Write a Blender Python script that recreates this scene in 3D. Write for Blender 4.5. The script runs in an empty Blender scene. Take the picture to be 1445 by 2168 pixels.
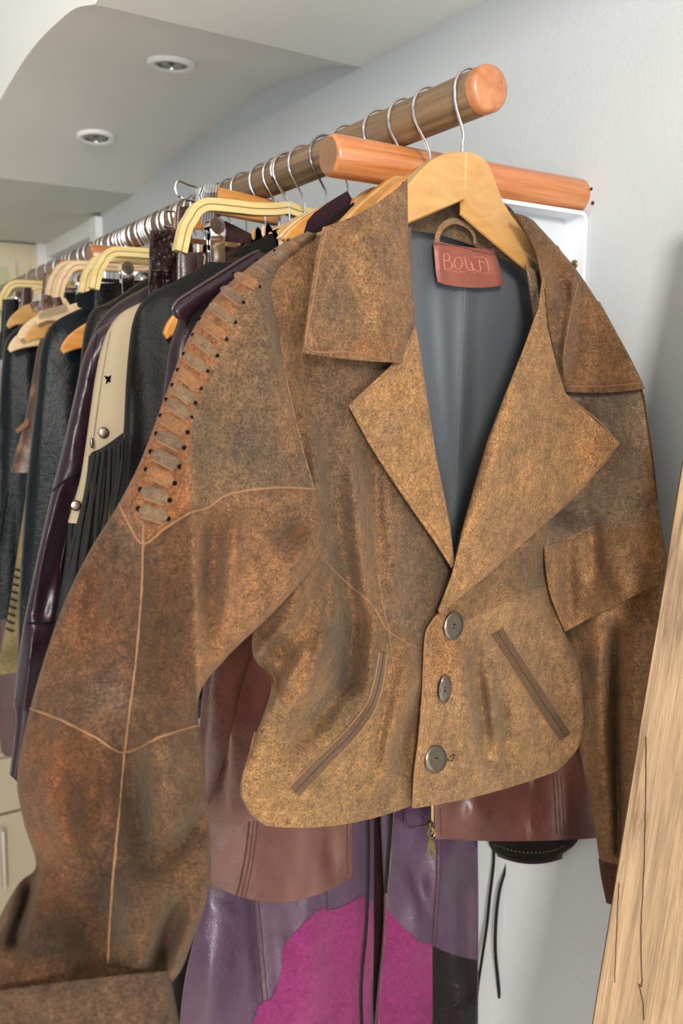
import bpy, math, random
from mathutils import Vector, Matrix, noise
random.seed(7)
sc = bpy.context.scene
COL = sc.collection
# ------------------------------------------------------------------ camera
F = 1800.0; HC = 1.48
PSI, TH, ROLL = math.radians(31.8), math.radians(8.97), math.radians(0.5)
FW = Vector((math.sin(PSI)*math.cos(TH), math.cos(PSI)*math.cos(TH), -math.sin(TH)))
_r0 = Vector((math.cos(PSI), -math.sin(PSI), 0)); _u0 = _r0.cross(FW)
RT = _r0*math.cos(ROLL) + _u0*math.sin(ROLL); UP = _u0*math.cos(ROLL) - _r0*math.sin(ROLL)
CAM = Vector((0, 0, HC))
cd = bpy.data.cameras.new('camera'); cam = bpy.data.objects.new('camera', cd); COL.objects.link(cam)
cd.sensor_fit = 'VERTICAL'; cd.sensor_height = 24; cd.lens = 24*F/2168; cd.clip_start = .05
cam.matrix_world = Matrix(((RT.x, UP.x, -FW.x, 0), (RT.y, UP.y, -FW.y, 0), (RT.z, UP.z, -FW.z, HC), (0, 0, 0, 1)))
cd.dof.use_dof = True; cd.dof.focus_distance = .86; cd.dof.aperture_fstop = 5.0
sc.camera = cam
# ------------------------------------------------------------------ light
w = bpy.data.worlds.new('world'); sc.world = w; w.use_nodes = True
bg = w.node_tree.nodes['Background']; bg.inputs[0].default_value = (.90, .95, 1.0, 1); bg.inputs[1].default_value = .60
def area(name, loc, target, sx, sy, power, col):
    l = bpy.data.lights.new(name, 'AREA'); l.shape = 'RECTANGLE'; l.size = sx; l.size_y = sy; l.energy = power; l.color = col
    o = bpy.data.objects.new(name, l); COL.objects.link(o); o.location = loc
    o.rotation_euler = (Vector(target)-Vector(loc)).to_track_quat('-Z', 'Y').to_euler(); return o
area('window_daylight', (-1.1, -1.9, 2.1), (.6, .8, 1.3), .34, .40, 104, (1, .95, .88))
area('shopfront_window', (-.5, -2.1, .95), (.4, 1.0, 1.9), 1.9, 1.7, 46, (.95, .98, 1))  # added fill light, unseen, to lift the vault and ceiling
sc.view_settings.view_transform = 'Standard'; sc.view_settings.look = 'None'
sc.view_settings.exposure = 0.0; sc.view_settings.gamma = 1.0; sc.view_settings.use_curve_mapping = False

def ray(px, py): return FW + RT*((px-722.5)/F) - UP*((py-1084)/F)
def P(px, py, d): return CAM + ray(px, py)*d
def Q(p):
    v = Vector(p)-CAM; d = v.dot(FW); return 722.5+F*v.dot(RT)/d, 1084-F*v.dot(UP)/d, d
def ony(px, py, y): v = ray(px, py); return CAM + v*(y/v.y)
def onx(px, py, x): v = ray(px, py); return CAM + v*(x/v.x)
def onz(px, py, z): v = ray(px, py); return CAM + v*((z-HC)/v.z)
def dy(y): return lambda px, py: y/ray(px, py).y
WX = .839                       # the wall the rail runs along
RX, RZ, RR = .566, 1.751, .0215 # rail axis
# plane of the front jacket: vertical, through its hanger
JA = math.radians(14); JN = Vector((-math.sin(JA), math.cos(JA), 0)); JP = Vector((.561, .681, 0))
def J(px, py, b=0.0):
    # the cloth follows the hanger's plane and is stopped by the wall on its far side
    v = ray(px, py); a = (JP - JN*b).dot(JN)/v.dot(JN); c = (WX-.052+min(0, b)*.25-max(0, b)*.75)/v.x; k = .05
    h = max(k-abs(a-c), 0)/k; return min(a, c)-h*h*k*.25
# ------------------------------------------------------------------ materials
def newmat(name):
    m = bpy.data.materials.new(name); m.use_nodes = True; nt = m.node_tree
    return m, nt, nt.nodes['Principled BSDF']
def N(nt, t, **k):
    n = nt.nodes.new(t)
    for a, b in k.items(): setattr(n, a, b)
    return n
def noise_n(nt, scale, detail=3, rough=.5, vec=None, dist=0):
    n = N(nt, 'ShaderNodeTexNoise'); n.inputs['Scale'].default_value = scale; n.inputs['Detail'].default_value = detail
    n.inputs['Roughness'].default_value = rough; n.inputs['Distortion'].default_value = dist
    if vec is not None: nt.links.new(vec, n.inputs['Vector'])
    return n
def coords(nt, scale=(1, 1, 1), off=(0, 0, 0)):
    tc = N(nt, 'ShaderNodeTexCoord'); mp = N(nt, 'ShaderNodeMapping'); mp.inputs['Scale'].default_value = scale; mp.inputs['Location'].default_value = off
    nt.links.new(tc.outputs['Object'], mp.inputs['Vector']); return mp.outputs['Vector']
def ramp(nt, fac, stops):
    r = N(nt, 'ShaderNodeValToRGB'); e = r.color_ramp.elements
    while len(e) < len(stops): e.new(.5)
    for el, (p, c) in zip(e, stops): el.position = p; el.color = (*c, 1)
    nt.links.new(fac, r.inputs[0]); return r.outputs[0]
def mix(nt, a, b, fac, mode='MIX'):
    m = N(nt, 'ShaderNodeMix', data_type='RGBA', blend_type=mode)
    for s, v in ((0, fac), (6, a), (7, b)):
        if hasattr(v, 'links') or hasattr(v, 'is_linked'): nt.links.new(v, m.inputs[s])
        elif s == 0: m.inputs[0].default_value = v
        else: m.inputs[s].default_value = (*v, 1)
    return m.outputs[2]
def bump(nt, b, h, dist, strength=1.0):
    n = N(nt, 'ShaderNodeBump'); n.inputs['Distance'].default_value = dist; n.inputs['Strength'].default_value = strength
    nt.links.new(h, n.inputs['Height']); nt.links.new(n.outputs[0], b.inputs['Normal']); return n
def s2l(c): return tuple((x/255/12.92 if x <= 10 else ((x/255+.055)/1.055)**2.4) for x in c)
def plain(name, rgb, rough=.5, metal=0, bs=0, bd=.0005, spec=.5):
    m, nt, b = newmat(name); b.inputs['Base Color'].default_value = (*s2l(rgb), 1); b.inputs['Roughness'].default_value = rough
    b.inputs['Metallic'].default_value = metal; b.inputs['Specular IOR Level'].default_value = spec
    if bs: bump(nt, b, noise_n(nt, bs, 4, vec=coords(nt)).outputs[0], bd)
    return m
def suede(name, dark, mid, light, off=0, grain=.32, big=7.0):
    m, nt, b = newmat(name); v = coords(nt, off=(off, off*.7, off*1.3))
    n1 = noise_n(nt, big, 5, .55, v, .6)
    c = ramp(nt, n1.outputs[0], [(.30, s2l(dark)), (.47, s2l(mid)), (.56, s2l(mid)), (.72, s2l(light))])
    n2 = noise_n(nt, 750, 3, .7, v); n3 = noise_n(nt, 190, 4, .6, v)
    g = ramp(nt, n2.outputs[0], [(.33, (1-grain*1.5,)*3), (.5, (1, 1, 1)), (.68, (1+grain*1.6, 1+grain*1.5, 1+grain*1.25))])
    g2 = ramp(nt, n3.outputs[0], [(.3, (.78,)*3), (.7, (1.2,)*3)])
    c = mix(nt, c, g, 1.0, 'MULTIPLY'); c = mix(nt, c, g2, 1.0, 'MULTIPLY')
    nt.links.new(c, b.inputs['Base Color']); b.inputs['Roughness'].default_value = .88; b.inputs['Specular IOR Level'].default_value = .22
    b.inputs['Sheen Weight'].default_value = .12; b.inputs['Sheen Roughness'].default_value = .5
    b.inputs['Sheen Tint'].default_value = (1, .8, .6, 1)
    a = N(nt, 'ShaderNodeMath', operation='ADD'); nt.links.new(n2.outputs[0], a.inputs[0]); nt.links.new(n3.outputs[0], a.inputs[1])
    bump(nt, b, a.outputs[0], .0007, .8); return m
def dyed(name, grain=.34):
    m, nt, b = newmat(name); v = coords(nt); at = N(nt, 'ShaderNodeAttribute'); at.attribute_name = 'dye'
    n1 = noise_n(nt, 16, 6, .62, v, .8); n2 = noise_n(nt, 620, 3, .75, v); n3 = noise_n(nt, 150, 5, .65, v); n4 = noise_n(nt, 42, 5, .6, v, .5)
    c = mix(nt, at.outputs['Color'], ramp(nt, n1.outputs[0], [(.33, (.72, .74, .78)), (.5, (1, 1, 1)), (.68, (1.14, 1.10, 1.04))]), 1.0, 'MULTIPLY')
    c = mix(nt, c, ramp(nt, n4.outputs[0], [(.35, (.84, .84, .86)), (.65, (1.14, 1.12, 1.08))]), 1.0, 'MULTIPLY')
    c = mix(nt, c, ramp(nt, n2.outputs[0], [(.34, (1-grain*1.7,)*3), (.5, (1, 1, 1)), (.66, (1+grain*2.0, 1+grain*1.9, 1+grain*1.6))]), 1.0, 'MULTIPLY')
    c = mix(nt, c, ramp(nt, n3.outputs[0], [(.33, (.72,)*3), (.67, (1.26,)*3)]), 1.0, 'MULTIPLY')
    nt.links.new(c, b.inputs['Base Color']); b.inputs['Roughness'].default_value = .85; b.inputs['Specular IOR Level'].default_value = .2
    b.inputs['Sheen Weight'].default_value = .08; b.inputs['Sheen Tint'].default_value = (1, .8, .6, 1)
    a = N(nt, 'ShaderNodeMath', operation='ADD'); nt.links.new(n2.outputs[0], a.inputs[0]); nt.links.new(n3.outputs[0], a.inputs[1])
    a2 = N(nt, 'ShaderNodeMath', operation='MULTIPLY_ADD'); nt.links.new(n4.outputs[0], a2.inputs[0]); a2.inputs[1].default_value = 2.2; nt.links.new(a.outputs[0], a2.inputs[2])
    bump(nt, b, a2.outputs[0], .0009, .9); return m
def leather(name, rgb, rough=.38, var=.25, rgb2=None, off=0, bd=.0006, big=14, spec=.5, gs=260):
    m, nt, b = newmat(name); v = coords(nt, off=(off, off, off)); c1 = s2l(rgb); c2 = s2l(rgb2) if rgb2 else tuple(x*(1+var) for x in c1)
    c0 = tuple(x*(1-var) for x in c1)
    n1 = noise_n(nt, big, 5, .6, v, .5)
    c = ramp(nt, n1.outputs[0], [(.32, c0), (.5, c1), (.68, c2)]); nt.links.new(c, b.inputs['Base Color'])
    vo = N(nt, 'ShaderNodeTexVoronoi'); vo.inputs['Scale'].default_value = gs*2.2; nt.links.new(v, vo.inputs['Vector'])
    n2 = noise_n(nt, gs*.35, 5, .6, v, .3)
    a = N(nt, 'ShaderNodeMath', operation='MULTIPLY_ADD'); nt.links.new(vo.outputs['Distance'], a.inputs[0]); a.inputs[1].default_value = .35; nt.links.new(n2.outputs[0], a.inputs[2])
    n5 = noise_n(nt, 26, 4, .6, v, .6); a5 = N(nt, 'ShaderNodeMath', operation='MULTIPLY_ADD'); nt.links.new(n5.outputs[0], a5.inputs[0]); a5.inputs[1].default_value = 2.8; nt.links.new(a.outputs[0], a5.inputs[2])
    bump(nt, b, a5.outputs[0], bd*1.3, .9); b.inputs['Roughness'].default_value = rough; b.inputs['Specular IOR Level'].default_value = spec*.8*(.45 if max(rgb) < 45 else 1)
    return m
def wood(name, c1, c2, sc_=(60, 3, 60), rough=.35, bd=.0002, coat=.3, off=0, cuts=(.35, .65)):
    m, nt, b = newmat(name); v = coords(nt, sc_, (off, off, off)); n1 = noise_n(nt, 1.0, 6, .6, v, .4)
    c = ramp(nt, n1.outputs[0], [(cuts[0], s2l(c1)), (cuts[1], s2l(c2))])
    nt.links.new(c, b.inputs['Base Color']); b.inputs['Roughness'].default_value = rough; b.inputs['Coat Weight'].default_value = coat; b.inputs['Coat Roughness'].default_value = .25
    bump(nt, b, n1.outputs[0], bd); return m
def plaster(name, rgb, bd=.0006, sc1=160):
    m, nt, b = newmat(name); v = coords(nt); n1 = noise_n(nt, sc1, 4, .6, v); n2 = noise_n(nt, 3, 3, .5, v)
    c0 = s2l(rgb); c = ramp(nt, n2.outputs[0], [(.3, tuple(x*.96 for x in c0)), (.7, c0)]); nt.links.new(c, b.inputs['Base Color'])
    b.inputs['Roughness'].default_value = .75; b.inputs['Specular IOR Level'].default_value = .25; bump(nt, b, n1.outputs[0], bd, .7); return m

M = {}
M['wall'] = plaster('white_wall_paint', (200, 204, 207))
M['ceiling'] = plaster('textured_ceiling_paint', (246, 246, 242), .0012, 120)
M['soffit_far'] = plaster('far_soffit_paint', (208, 208, 204), .0004, 200)  # ceiling paint darkened to stand for weaker light on the far soffit
M['vault'] = plaster('vault_paint', (232, 232, 230), .0004, 200)
M['floor'] = plain('beige_floor', (226, 214, 196), .5, bs=40)
M['suede'] = suede('brown_suede', (92, 76, 62), (136, 100, 66), (168, 118, 70))
M['suede_b'] = suede('brown_suede_greyer', (86, 74, 64), (122, 94, 68), (152, 112, 72), 3.1)
M['suede_tan'] = suede('tan_suede', (150, 112, 74), (176, 132, 84), (192, 146, 92), 5.7, .30)
M['suede_light'] = suede('light_brown_suede', (128, 98, 68), (158, 122, 82), (176, 134, 86), 2.2, .32)
M['suede_rust'] = suede('rust_suede', (80, 58, 42), (112, 76, 48), (128, 84, 50), 9.4, .24, 14)
M['suede_dark'] = suede('dark_brown_suede', (54, 40, 30), (80, 58, 38), (98, 70, 44), 1.3, .30)
M['suede_lace'] = suede('lace_suede', (66, 56, 48), (96, 76, 58), (114, 84, 56), 4.4, .26, 26)
M['dyed'] = dyed('dyed_suede')
M['seam'] = plain('tan_seam_edge', (122, 88, 58), .85, bs=900, bd=.0006)
M['seam_dark'] = plain('dark_seam_line', (58, 36, 24), .9)
M['lining'] = plain('grey_satin_lining', (84, 88, 93), .42, bs=900, bd=.0002)
M['label'] = leather('reddish_label_leather', (134, 77, 64), .45, .12, gs=500, bd=.0004)
M['label_mark'] = plain('embossed_mark', (176, 112, 96), .4)
M['black'] = plain('black_thread', (10, 8, 8), .9, spec=.05)
M['mahogany'] = leather('mahogany_leather', (83, 48, 40), .36, .22, big=9)
M['plumcoat'] = leather('purple_leather', (67, 44, 65), .34, .2, big=8, bd=.0009)
M['magenta'] = suede('magenta_suede', (96, 28, 70), (112, 34, 82), (124, 44, 94), 0, .16)
M['black_l'] = leather('black_leather', (14, 13, 13), .36, .2, spec=.5)
M['black_s'] = leather('black_soft_leather', (18, 17, 16), .52, .2)
M['teal_l'] = leather('blue_black_leather', (14, 20, 23), .33, .2)
M['brownblack'] = leather('brown_black_leather', (24, 17, 16), .36, .2)
M['plum_l'] = leather('plum_leather', (36, 20, 29), .33, .2)
M['maroon_l'] = leather('maroon_leather', (49, 27, 28), .32, .2)
M['crinkle'] = leather('crinkled_brown_leather', (40, 25, 25), .22, .2, gs=60, bd=.004)
M['distress'] = leather('distressed_brown_leather', (74, 52, 40), .4, .3, (134, 98, 76), big=22, gs=120)
M['beige'] = plain('beige_suede', (158, 142, 116), .9, bs=600, bd=.0003)
M['olive'] = suede('olive_suede', (96, 84, 58), (122, 106, 74), (140, 122, 88), 7.7)
M['mauve'] = leather('mauve_brown_leather', (78, 57, 56), .5, .15)
M['fringe'] = plain('black_fringe_suede', (16, 15, 16), .8, bs=300)
M['hanger'] = wood('varnished_hanger_wood', (172, 126, 68), (190, 146, 88), (14, 60, 60), .32, .0002, .5)
M['hanger_o'] = wood('orange_hanger_wood', (180, 116, 54), (202, 144, 76), (10, 60, 60), .28, .0002, .6, 4)
M['hanger_p'] = wood('pale_hanger_wood', (198, 168, 130), (216, 190, 152), (10, 60, 60), .5, .0002, .1, 8)
M['ply'] = wood('pale_bentwood', (204, 180, 118), (218, 198, 142), (6, 60, 60), .45, .0001, .1)
M['ply_dark'] = plain('bentwood_glue_line', (128, 96, 44), .6)
M['rail'] = wood('brown_stained_rail', (92, 72, 52), (132, 104, 74), (150, 4, 150), .38, .0003, .3)
M['rail_end'] = wood('orange_varnished_end', (150, 88, 50), (176, 118, 76), (50, 50, 50), .35, .0002, .4)
M['arm'] = wood('orange_varnished_arm', (164, 92, 48), (194, 130, 80), (5, 130, 130), .28, .0002, .6)
M['arm_end'] = wood('brown_arm_end', (120, 84, 56), (146, 106, 74), (50, 50, 50), .6)
M['chrome'] = plain('chrome_wire', (205, 205, 208), .16, 1)
M['steel'] = plain('polished_clip_steel', (225, 225, 228), .1, 1)
M['brass'] = plain('antique_brass', (150, 130, 84), .28, 1)
M['white_metal'] = plain('white_bracket_paint', (232, 236, 242), .35)
M['grey_plate'] = plain('grey_bracket_plate', (198, 202, 206), .5)
M['white'] = plain('white_gloss_paint', (240, 240, 240), .4)
M['button'] = plain('bronze_button', (84, 74, 64), .24, .85, bs=90, bd=.0006)
M['rubber'] = plain('black_rubber', (18, 18, 18), .35)
M['lens'] = plain('lamp_reflector', (150, 150, 146), .15, .8)
M['cream'] = plain('cream_door_paint', (222, 208, 178), .5)
M['green'] = plain('pale_green_panel', (196, 200, 160), .5)
M['beige_panel'] = plain('beige_panel', (186, 172, 144), .5)
M['darkgap'] = plain('dark_gap', (52, 48, 44), .8)
M['olivegrey'] = plain('grey_beige_cabinet', (158, 146, 124), .5)
def board_mat():
    m, nt, b = newmat('rough_light_oak'); v = coords(nt, (42, 42, 3.2)); n1 = noise_n(nt, 1.3, 8, .62, v, 1.4)
    v2 = coords(nt, (260, 260, 9), (3, 1, 2)); n2 = noise_n(nt, 1.0, 4, .6, v2, .3)
    c = ramp(nt, n1.outputs[0], [(.30, s2l((100, 78, 54))), (.48, s2l((138, 112, 82))), (.62, s2l((156, 128, 96))), (.75, s2l((118, 92, 64)))])
    g = ramp(nt, n2.outputs[0], [(.3, (.82, .82, .8)), (.7, (1.12, 1.12, 1.12))]); c = mix(nt, c, g, 1.0, 'MULTIPLY')
    nt.links.new(c, b.inputs['Base Color']); b.inputs['Roughness'].default_value = .6
    a = N(nt, 'ShaderNodeMath', operation='ADD'); nt.links.new(n1.outputs[0], a.inputs[0]); nt.links.new(n2.outputs[0], a.inputs[1])
    bump(nt, b, a.outputs[0], .0016, 1.0); return m
M['board'] = board_mat()
for k in ('mahogany', 'plumcoat', 'plum_l', 'maroon_l', 'crinkle'):
    b = M[k].node_tree.nodes['Principled BSDF']; b.inputs['Coat Weight'].default_value = .35; b.inputs['Coat Roughness'].default_value = .28

# ------------------------------------------------------------------ object helpers
ROOTS = {}
def tag(o, label=None, cat=None, group=None, kind=None):
    if label: o['label'] = label
    if cat: o['category'] = cat
    if group: o['group'] = group
    if kind: o['kind'] = kind
    return o
def empty(name, loc, label, cat, group=None):
    o = bpy.data.objects.new(name, None); COL.objects.link(o); o.location = loc; o.empty_display_size = .05
    o['org'] = tuple(loc); return tag(o, label, cat, group)
def mk(name, vs, fs, mats, parent=None, mi=None, smooth=True, loc=None, sharp=40):
    """one mesh object; verts in world space, stored relative to the root's origin"""
    if parent is not None: org = Vector(parent['org'])
    else: org = Vector(loc) if loc is not None else sum((Vector(v) for v in vs), Vector())/max(1, len(vs))
    me = bpy.data.meshes.new(name); me.from_pydata([tuple(Vector(v)-org) for v in vs], [], fs)
    if not isinstance(mats, (list, tuple)): mats = [mats]
    for m in mats: me.materials.append(m)
    if mi: me.polygons.foreach_set('material_index', mi)
    if smooth:
        me.polygons.foreach_set('use_smooth', [True]*len(me.polygons))
        try: me.set_sharp_from_angle(angle=math.radians(sharp))
        except Exception: pass
    me.update()
    o = bpy.data.objects.new(name, me); COL.objects.link(o); o['org'] = tuple(org)
    if parent is not None: o.parent = parent
    else: o.location = org
    return o
class MB:
    def __init__(s): s.v = []; s.f = []; s.m = []
    def add(s, vs, fs, m=0):
        n = len(s.v); s.v += [Vector(v) for v in vs]; s.f += [tuple(i+n for i in f) for f in fs]; s.m += [m]*len(fs)
    def box(s, lo, hi, m=0):
        x0, y0, z0 = lo; x1, y1, z1 = hi
        s.add([(x0,y0,z0),(x1,y0,z0),(x1,y1,z0),(x0,y1,z0),(x0,y0,z1),(x1,y0,z1),(x1,y1,z1),(x0,y1,z1)],
              [(0,3,2,1),(4,5,6,7),(0,1,5,4),(1,2,6,5),(2,3,7,6),(3,0,4,7)], m)
    def tube(s, pts, r, seg=10, m=0, closed=False, flat=None):
        pts = [Vector(p) for p in pts]; n = len(pts); rings = []; ref = None
        for i, p in enumerate(pts):
            if closed: t = pts[(i+1) % n]-pts[i-1]
            else: t = pts[min(i+1, n-1)]-pts[max(i-1, 0)]
            t.normalize()
            if ref is None: ref = Vector((0, 0, 1)) if abs(t.z) < .9 else Vector((1, 0, 0))
            a = (ref - t*ref.dot(t)).normalized(); ref = a; b = t.cross(a)
            rr = r[i] if isinstance(r, (list, tuple)) else r
            rings.append([p+(a*math.cos(k*2*math.pi/seg)+b*math.sin(k*2*math.pi/seg)*(flat or 1))*rr for k in range(seg)])
        vs = [v for rg in rings for v in rg]; fs = []
        for i in range(n if closed else n-1):
            for k in range(seg):
                fs.append((i*seg+k, i*seg+(k+1) % seg, ((i+1) % n)*seg+(k+1) % seg, ((i+1) % n)*seg+k))
        if not closed: fs += [tuple(range(seg-1, -1, -1)), tuple((n-1)*seg+k for k in range(seg))]
        s.add(vs, fs, m)
    def prism(s, poly, ext, m=0, inset=0):
        """closed polygon (world points) pushed along ext, with small chamfer"""
        poly = [Vector(p) for p in poly]; n = len(poly); ext = Vector(ext)
        if inset:
            c = sum(poly, Vector())/n; q = []
            for i in range(n):
                e1 = (poly[i]-poly[i-1]).normalized(); e2 = (poly[(i+1) % n]-poly[i]).normalized(); nn = ext.normalized()
                a = (e1.cross(nn)+e2.cross(nn)); a = a.normalized() if a.length > 1e-6 else (c-poly[i]).normalized()
                if a.dot(c-poly[i]) < 0 and False: a = -a
                q.append(a)
            sg = 1 if sum(q[i].dot(c-poly[i]) for i in range(n)) > 0 else -1
            en = ext.normalized()*inset
            rings = [[poly[i]+q[i]*sg*inset for i in range(n)], [poly[i]+en for i in range(n)], [poly[i]+ext-en for i in range(n)], [poly[i]+ext+q[i]*sg*inset for i in range(n)]]
        else: rings = [poly, [p+ext for p in poly]]
        vs = [v for r in rings for v in r]; fs = [tuple(range(n))[::-1], tuple((len(rings)-1)*n+i for i in range(n))]
        for k in range(len(rings)-1):
            for i in range(n): fs.append((k*n+i, k*n+(i+1) % n, (k+1)*n+(i+1) % n, (k+1)*n+i))
        s.add(vs, fs, m)
    def disc(s, c, nrm, r, h, m=0, seg=24, bev=.15, up=None, ry=None):
        c = Vector(c); nrm = Vector(nrm).normalized(); a = (up or Vector((0, 0, 1))); a = (a-nrm*a.dot(nrm)).normalized(); b = nrm.cross(a); ry = ry or r
        prof = [(0, 1), (.6, 1), (.88, .96), (1, .7), (1, .2), (.9, 0)]
        vs = []; 
        for (q, z) in prof[1:]:
            for k in range(seg):
                t = 2*math.pi*k/seg; vs.append(c+a*math.cos(t)*r*q+b*math.sin(t)*ry*q+nrm*h*z)
        fs = [tuple(range(seg))]
        for i in range(len(prof)-2):
            for k in range(seg): fs.append((i*seg+k, (i+1)*seg+k, (i+1)*seg+(k+1) % seg, i*seg+(k+1) % seg))
        fs.append(tuple((len(prof)-2)*seg+k for k in range(seg))[::-1]); s.add(vs, fs, m)
    def build(s, name, mats, parent=None, **k): return mk(name, s.v, s.f, mats, parent, s.m, **k)
def cr(pts, n):
    """Catmull-Rom resample of tuples to n+1 points, by parameter"""
    out = []; m = len(pts)-1
    for i in range(n+1):
        t = i/n*m; k = min(int(t), m-1); f = t-k
        p0, p1, p2, p3 = pts[max(k-1, 0)], pts[k], pts[k+1], pts[min(k+2, m)]
        out.append(tuple(.5*((2*b)+(-a+c)*f+(2*a-5*b+4*c-d)*f*f+(-a+3*b-3*c+d)*f**3) for a, b, c, d in zip(p0, p1, p2, p3)))
    return out
def lin(pts, n):
    out = []; m = len(pts)-1
    for i in range(n+1):
        t = i/n*m; k = min(int(t), m-1); f = t-k; out.append(tuple(a+(b-a)*f for a, b in zip(pts[k], pts[k+1])))
    return out
def foldsum(folds, x, y):
    s = 0
    for (x0, y0, x1, y1, wd, am) in folds:
        dx, dy_ = x1-x0, y1-y0; L = dx*dx+dy_*dy_; t = ((x-x0)*dx+(y-y0)*dy_)/L; tt = min(1, max(0, t))
        q = ((x-x0-dx*tt)**2+(y-y0-dy_*tt)**2)/(wd*wd)
        if q < 6: s += 2.5*am*math.exp(-q)*(.25+.75*math.sin(math.pi*min(1, max(0, .12+.76*tt))))
    return s
def wob(x, y, a, s=120.):
    return a*(noise.noise(Vector((x/s, y/s*.45, a*999)))+.35*noise.noise(Vector((x/s*2.7, y/s*1.9, a*777)))) if a else 0
class Surf:
    """patch between a left and a right outline (pixels of the reference view give the outline, D its real distance)"""
    def __init__(s, L, R, D, nu=40, nv=60, mode='cr', bow=None, front=0., back=None, thick=.0026, folds=(), n=2.4, cosu=False, rough=0., rs=120., edge=0.0):
        fn = cr if mode == 'cr' else lin
        l, r = fn(L, nv), fn(R, nv); bw = fn(bow, nv) if bow else [(0, 0)]*(nv+1)
        s.nu, s.nv = nu, nv; s.px = []; s.back = back; s.thick = thick; s.n = n
        for j in range(nv+1):
            row = []
            for i in range(nu+1):
                u = i/nu
                if cosu: u = .5-.5*math.cos(math.pi*u)
                q = 4*u*(1-u); x = l[j][0]+(r[j][0]-l[j][0])*u+bw[j][0]*q; y = l[j][1]+(r[j][1]-l[j][1])*u+bw[j][1]*q
                d = D(x, y) if len(L[0]) == 2 else 1/((1-u)/l[j][2]+u/r[j][2])
                pr = (1-abs(2*u-1)**n)**(1/n) if (front or back) else 1
                e = min(1, min(u, 1-u)*nu/3) if not (front or back) else pr
                v_ = j/nv
                df = d-front*pr-(foldsum(folds, x, y)+wob(x, y, rough, rs))*min(1, e*1.6)
                row.append((x, y, df, d, pr))
            s.px.append(row)
        s.flat = [(c[0], c[1], c[2]) for row in s.px for c in row]
    def d(s, x, y):
        best = sorted(((a-x)**2+(b-y)**2, c) for a, b, c in s.flat if abs(a-x) < 60 and abs(b-y) < 60)[:4]
        if not best: best = sorted(((a-x)**2+(b-y)**2, c) for a, b, c in s.flat)[:2]
        ws = [1/(q+.5) for q, _ in best]; return sum(w_*c for w_, (q, c) in zip(ws, best))/sum(ws)
    def pt(s, x, y, lift=.001): return P(x, y, s.d(x, y)-lift)
    def build(s, name, mats, parent=None, matfn=None, dye=None, **k):
        o = s.build_(name, mats, parent, matfn, **k)
        if dye:
            at = o.data.attributes.new('dye', 'FLOAT_COLOR', 'POINT'); cs = [dye(c[0], c[1]) for row in s.px for c in row]; buf = []
            for c in cs+cs: buf += [*s2l(c), 1]
            at.data.foreach_set('color', buf)
        return o
    def build_(s, name, mats, parent=None, matfn=None, **k):
        nu, nv = s.nu, s.nv; vs = [P(c[0], c[1], c[2]) for row in s.px for c in row]; W_ = nu+1; off = len(vs)
        if s.back is not None: vs += [P(c[0], c[1], c[3]+s.back*c[4]+.0008) for row in s.px for c in row]
        else: vs += [P(c[0], c[1], c[2]+s.thick) for row in s.px for c in row]
        fs = []; mi = []
        for j in range(nv):
            for i in range(nu):
                a = j*W_+i; fs.append((a, a+W_, a+W_+1, a+1)); c = s.px[j][i]; m = matfn(c[0], c[1]) if matfn else 0; mi.append(m)
                fs.append((off+a, off+a+1, off+a+W_+1, off+a+W_)); mi.append(m)
        for j in range(nv):
            a = j*W_; fs.append((a, off+a, off+a+W_, a+W_)); mi.append(0); a += nu; fs.append((a, a+W_, off+a+W_, off+a)); mi.append(0)
        for i in range(nu):
            fs.append((i, i+1, off+i+1, off+i)); mi.append(0); a = nv*W_+i; fs.append((a, off+a, off+a+1, a+1)); mi.append(0)
        return mk(name, vs, fs, mats, parent, mi, **k)
def seam(mb, surf, pts, r=.0008, lift=.0003, m=0, n=None, jit=.5):
    n = n or max(6, int(sum(math.hypot(pts[i+1][0]-pts[i][0], pts[i+1][1]-pts[i][1]) for i in range(len(pts)-1))/9))
    q = [(x+random.uniform(-jit, jit), y+random.uniform(-jit, jit)) for x, y in cr(pts, n)]
    mb.tube([surf.pt(x, y, lift) for x, y in q], [r*random.uniform(.8, 1.2) for _ in q], 6, m)
def stitches(mb, surf, pts, step=9, r=.0007, m=0, lift=.0006):
    L = sum(math.hypot(pts[i+1][0]-pts[i][0], pts[i+1][1]-pts[i][1]) for i in range(len(pts)-1)); n = max(2, int(L/step))
    q = cr(pts, n*2)
    for i in range(0, n*2-1, 2): mb.tube([surf.pt(*q[i], lift), surf.pt((q[i][0]+q[i+1][0])/2, (q[i][1]+q[i+1][1])/2, lift+.0005), surf.pt(*q[i+1], lift)], r, 5, m)
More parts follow.
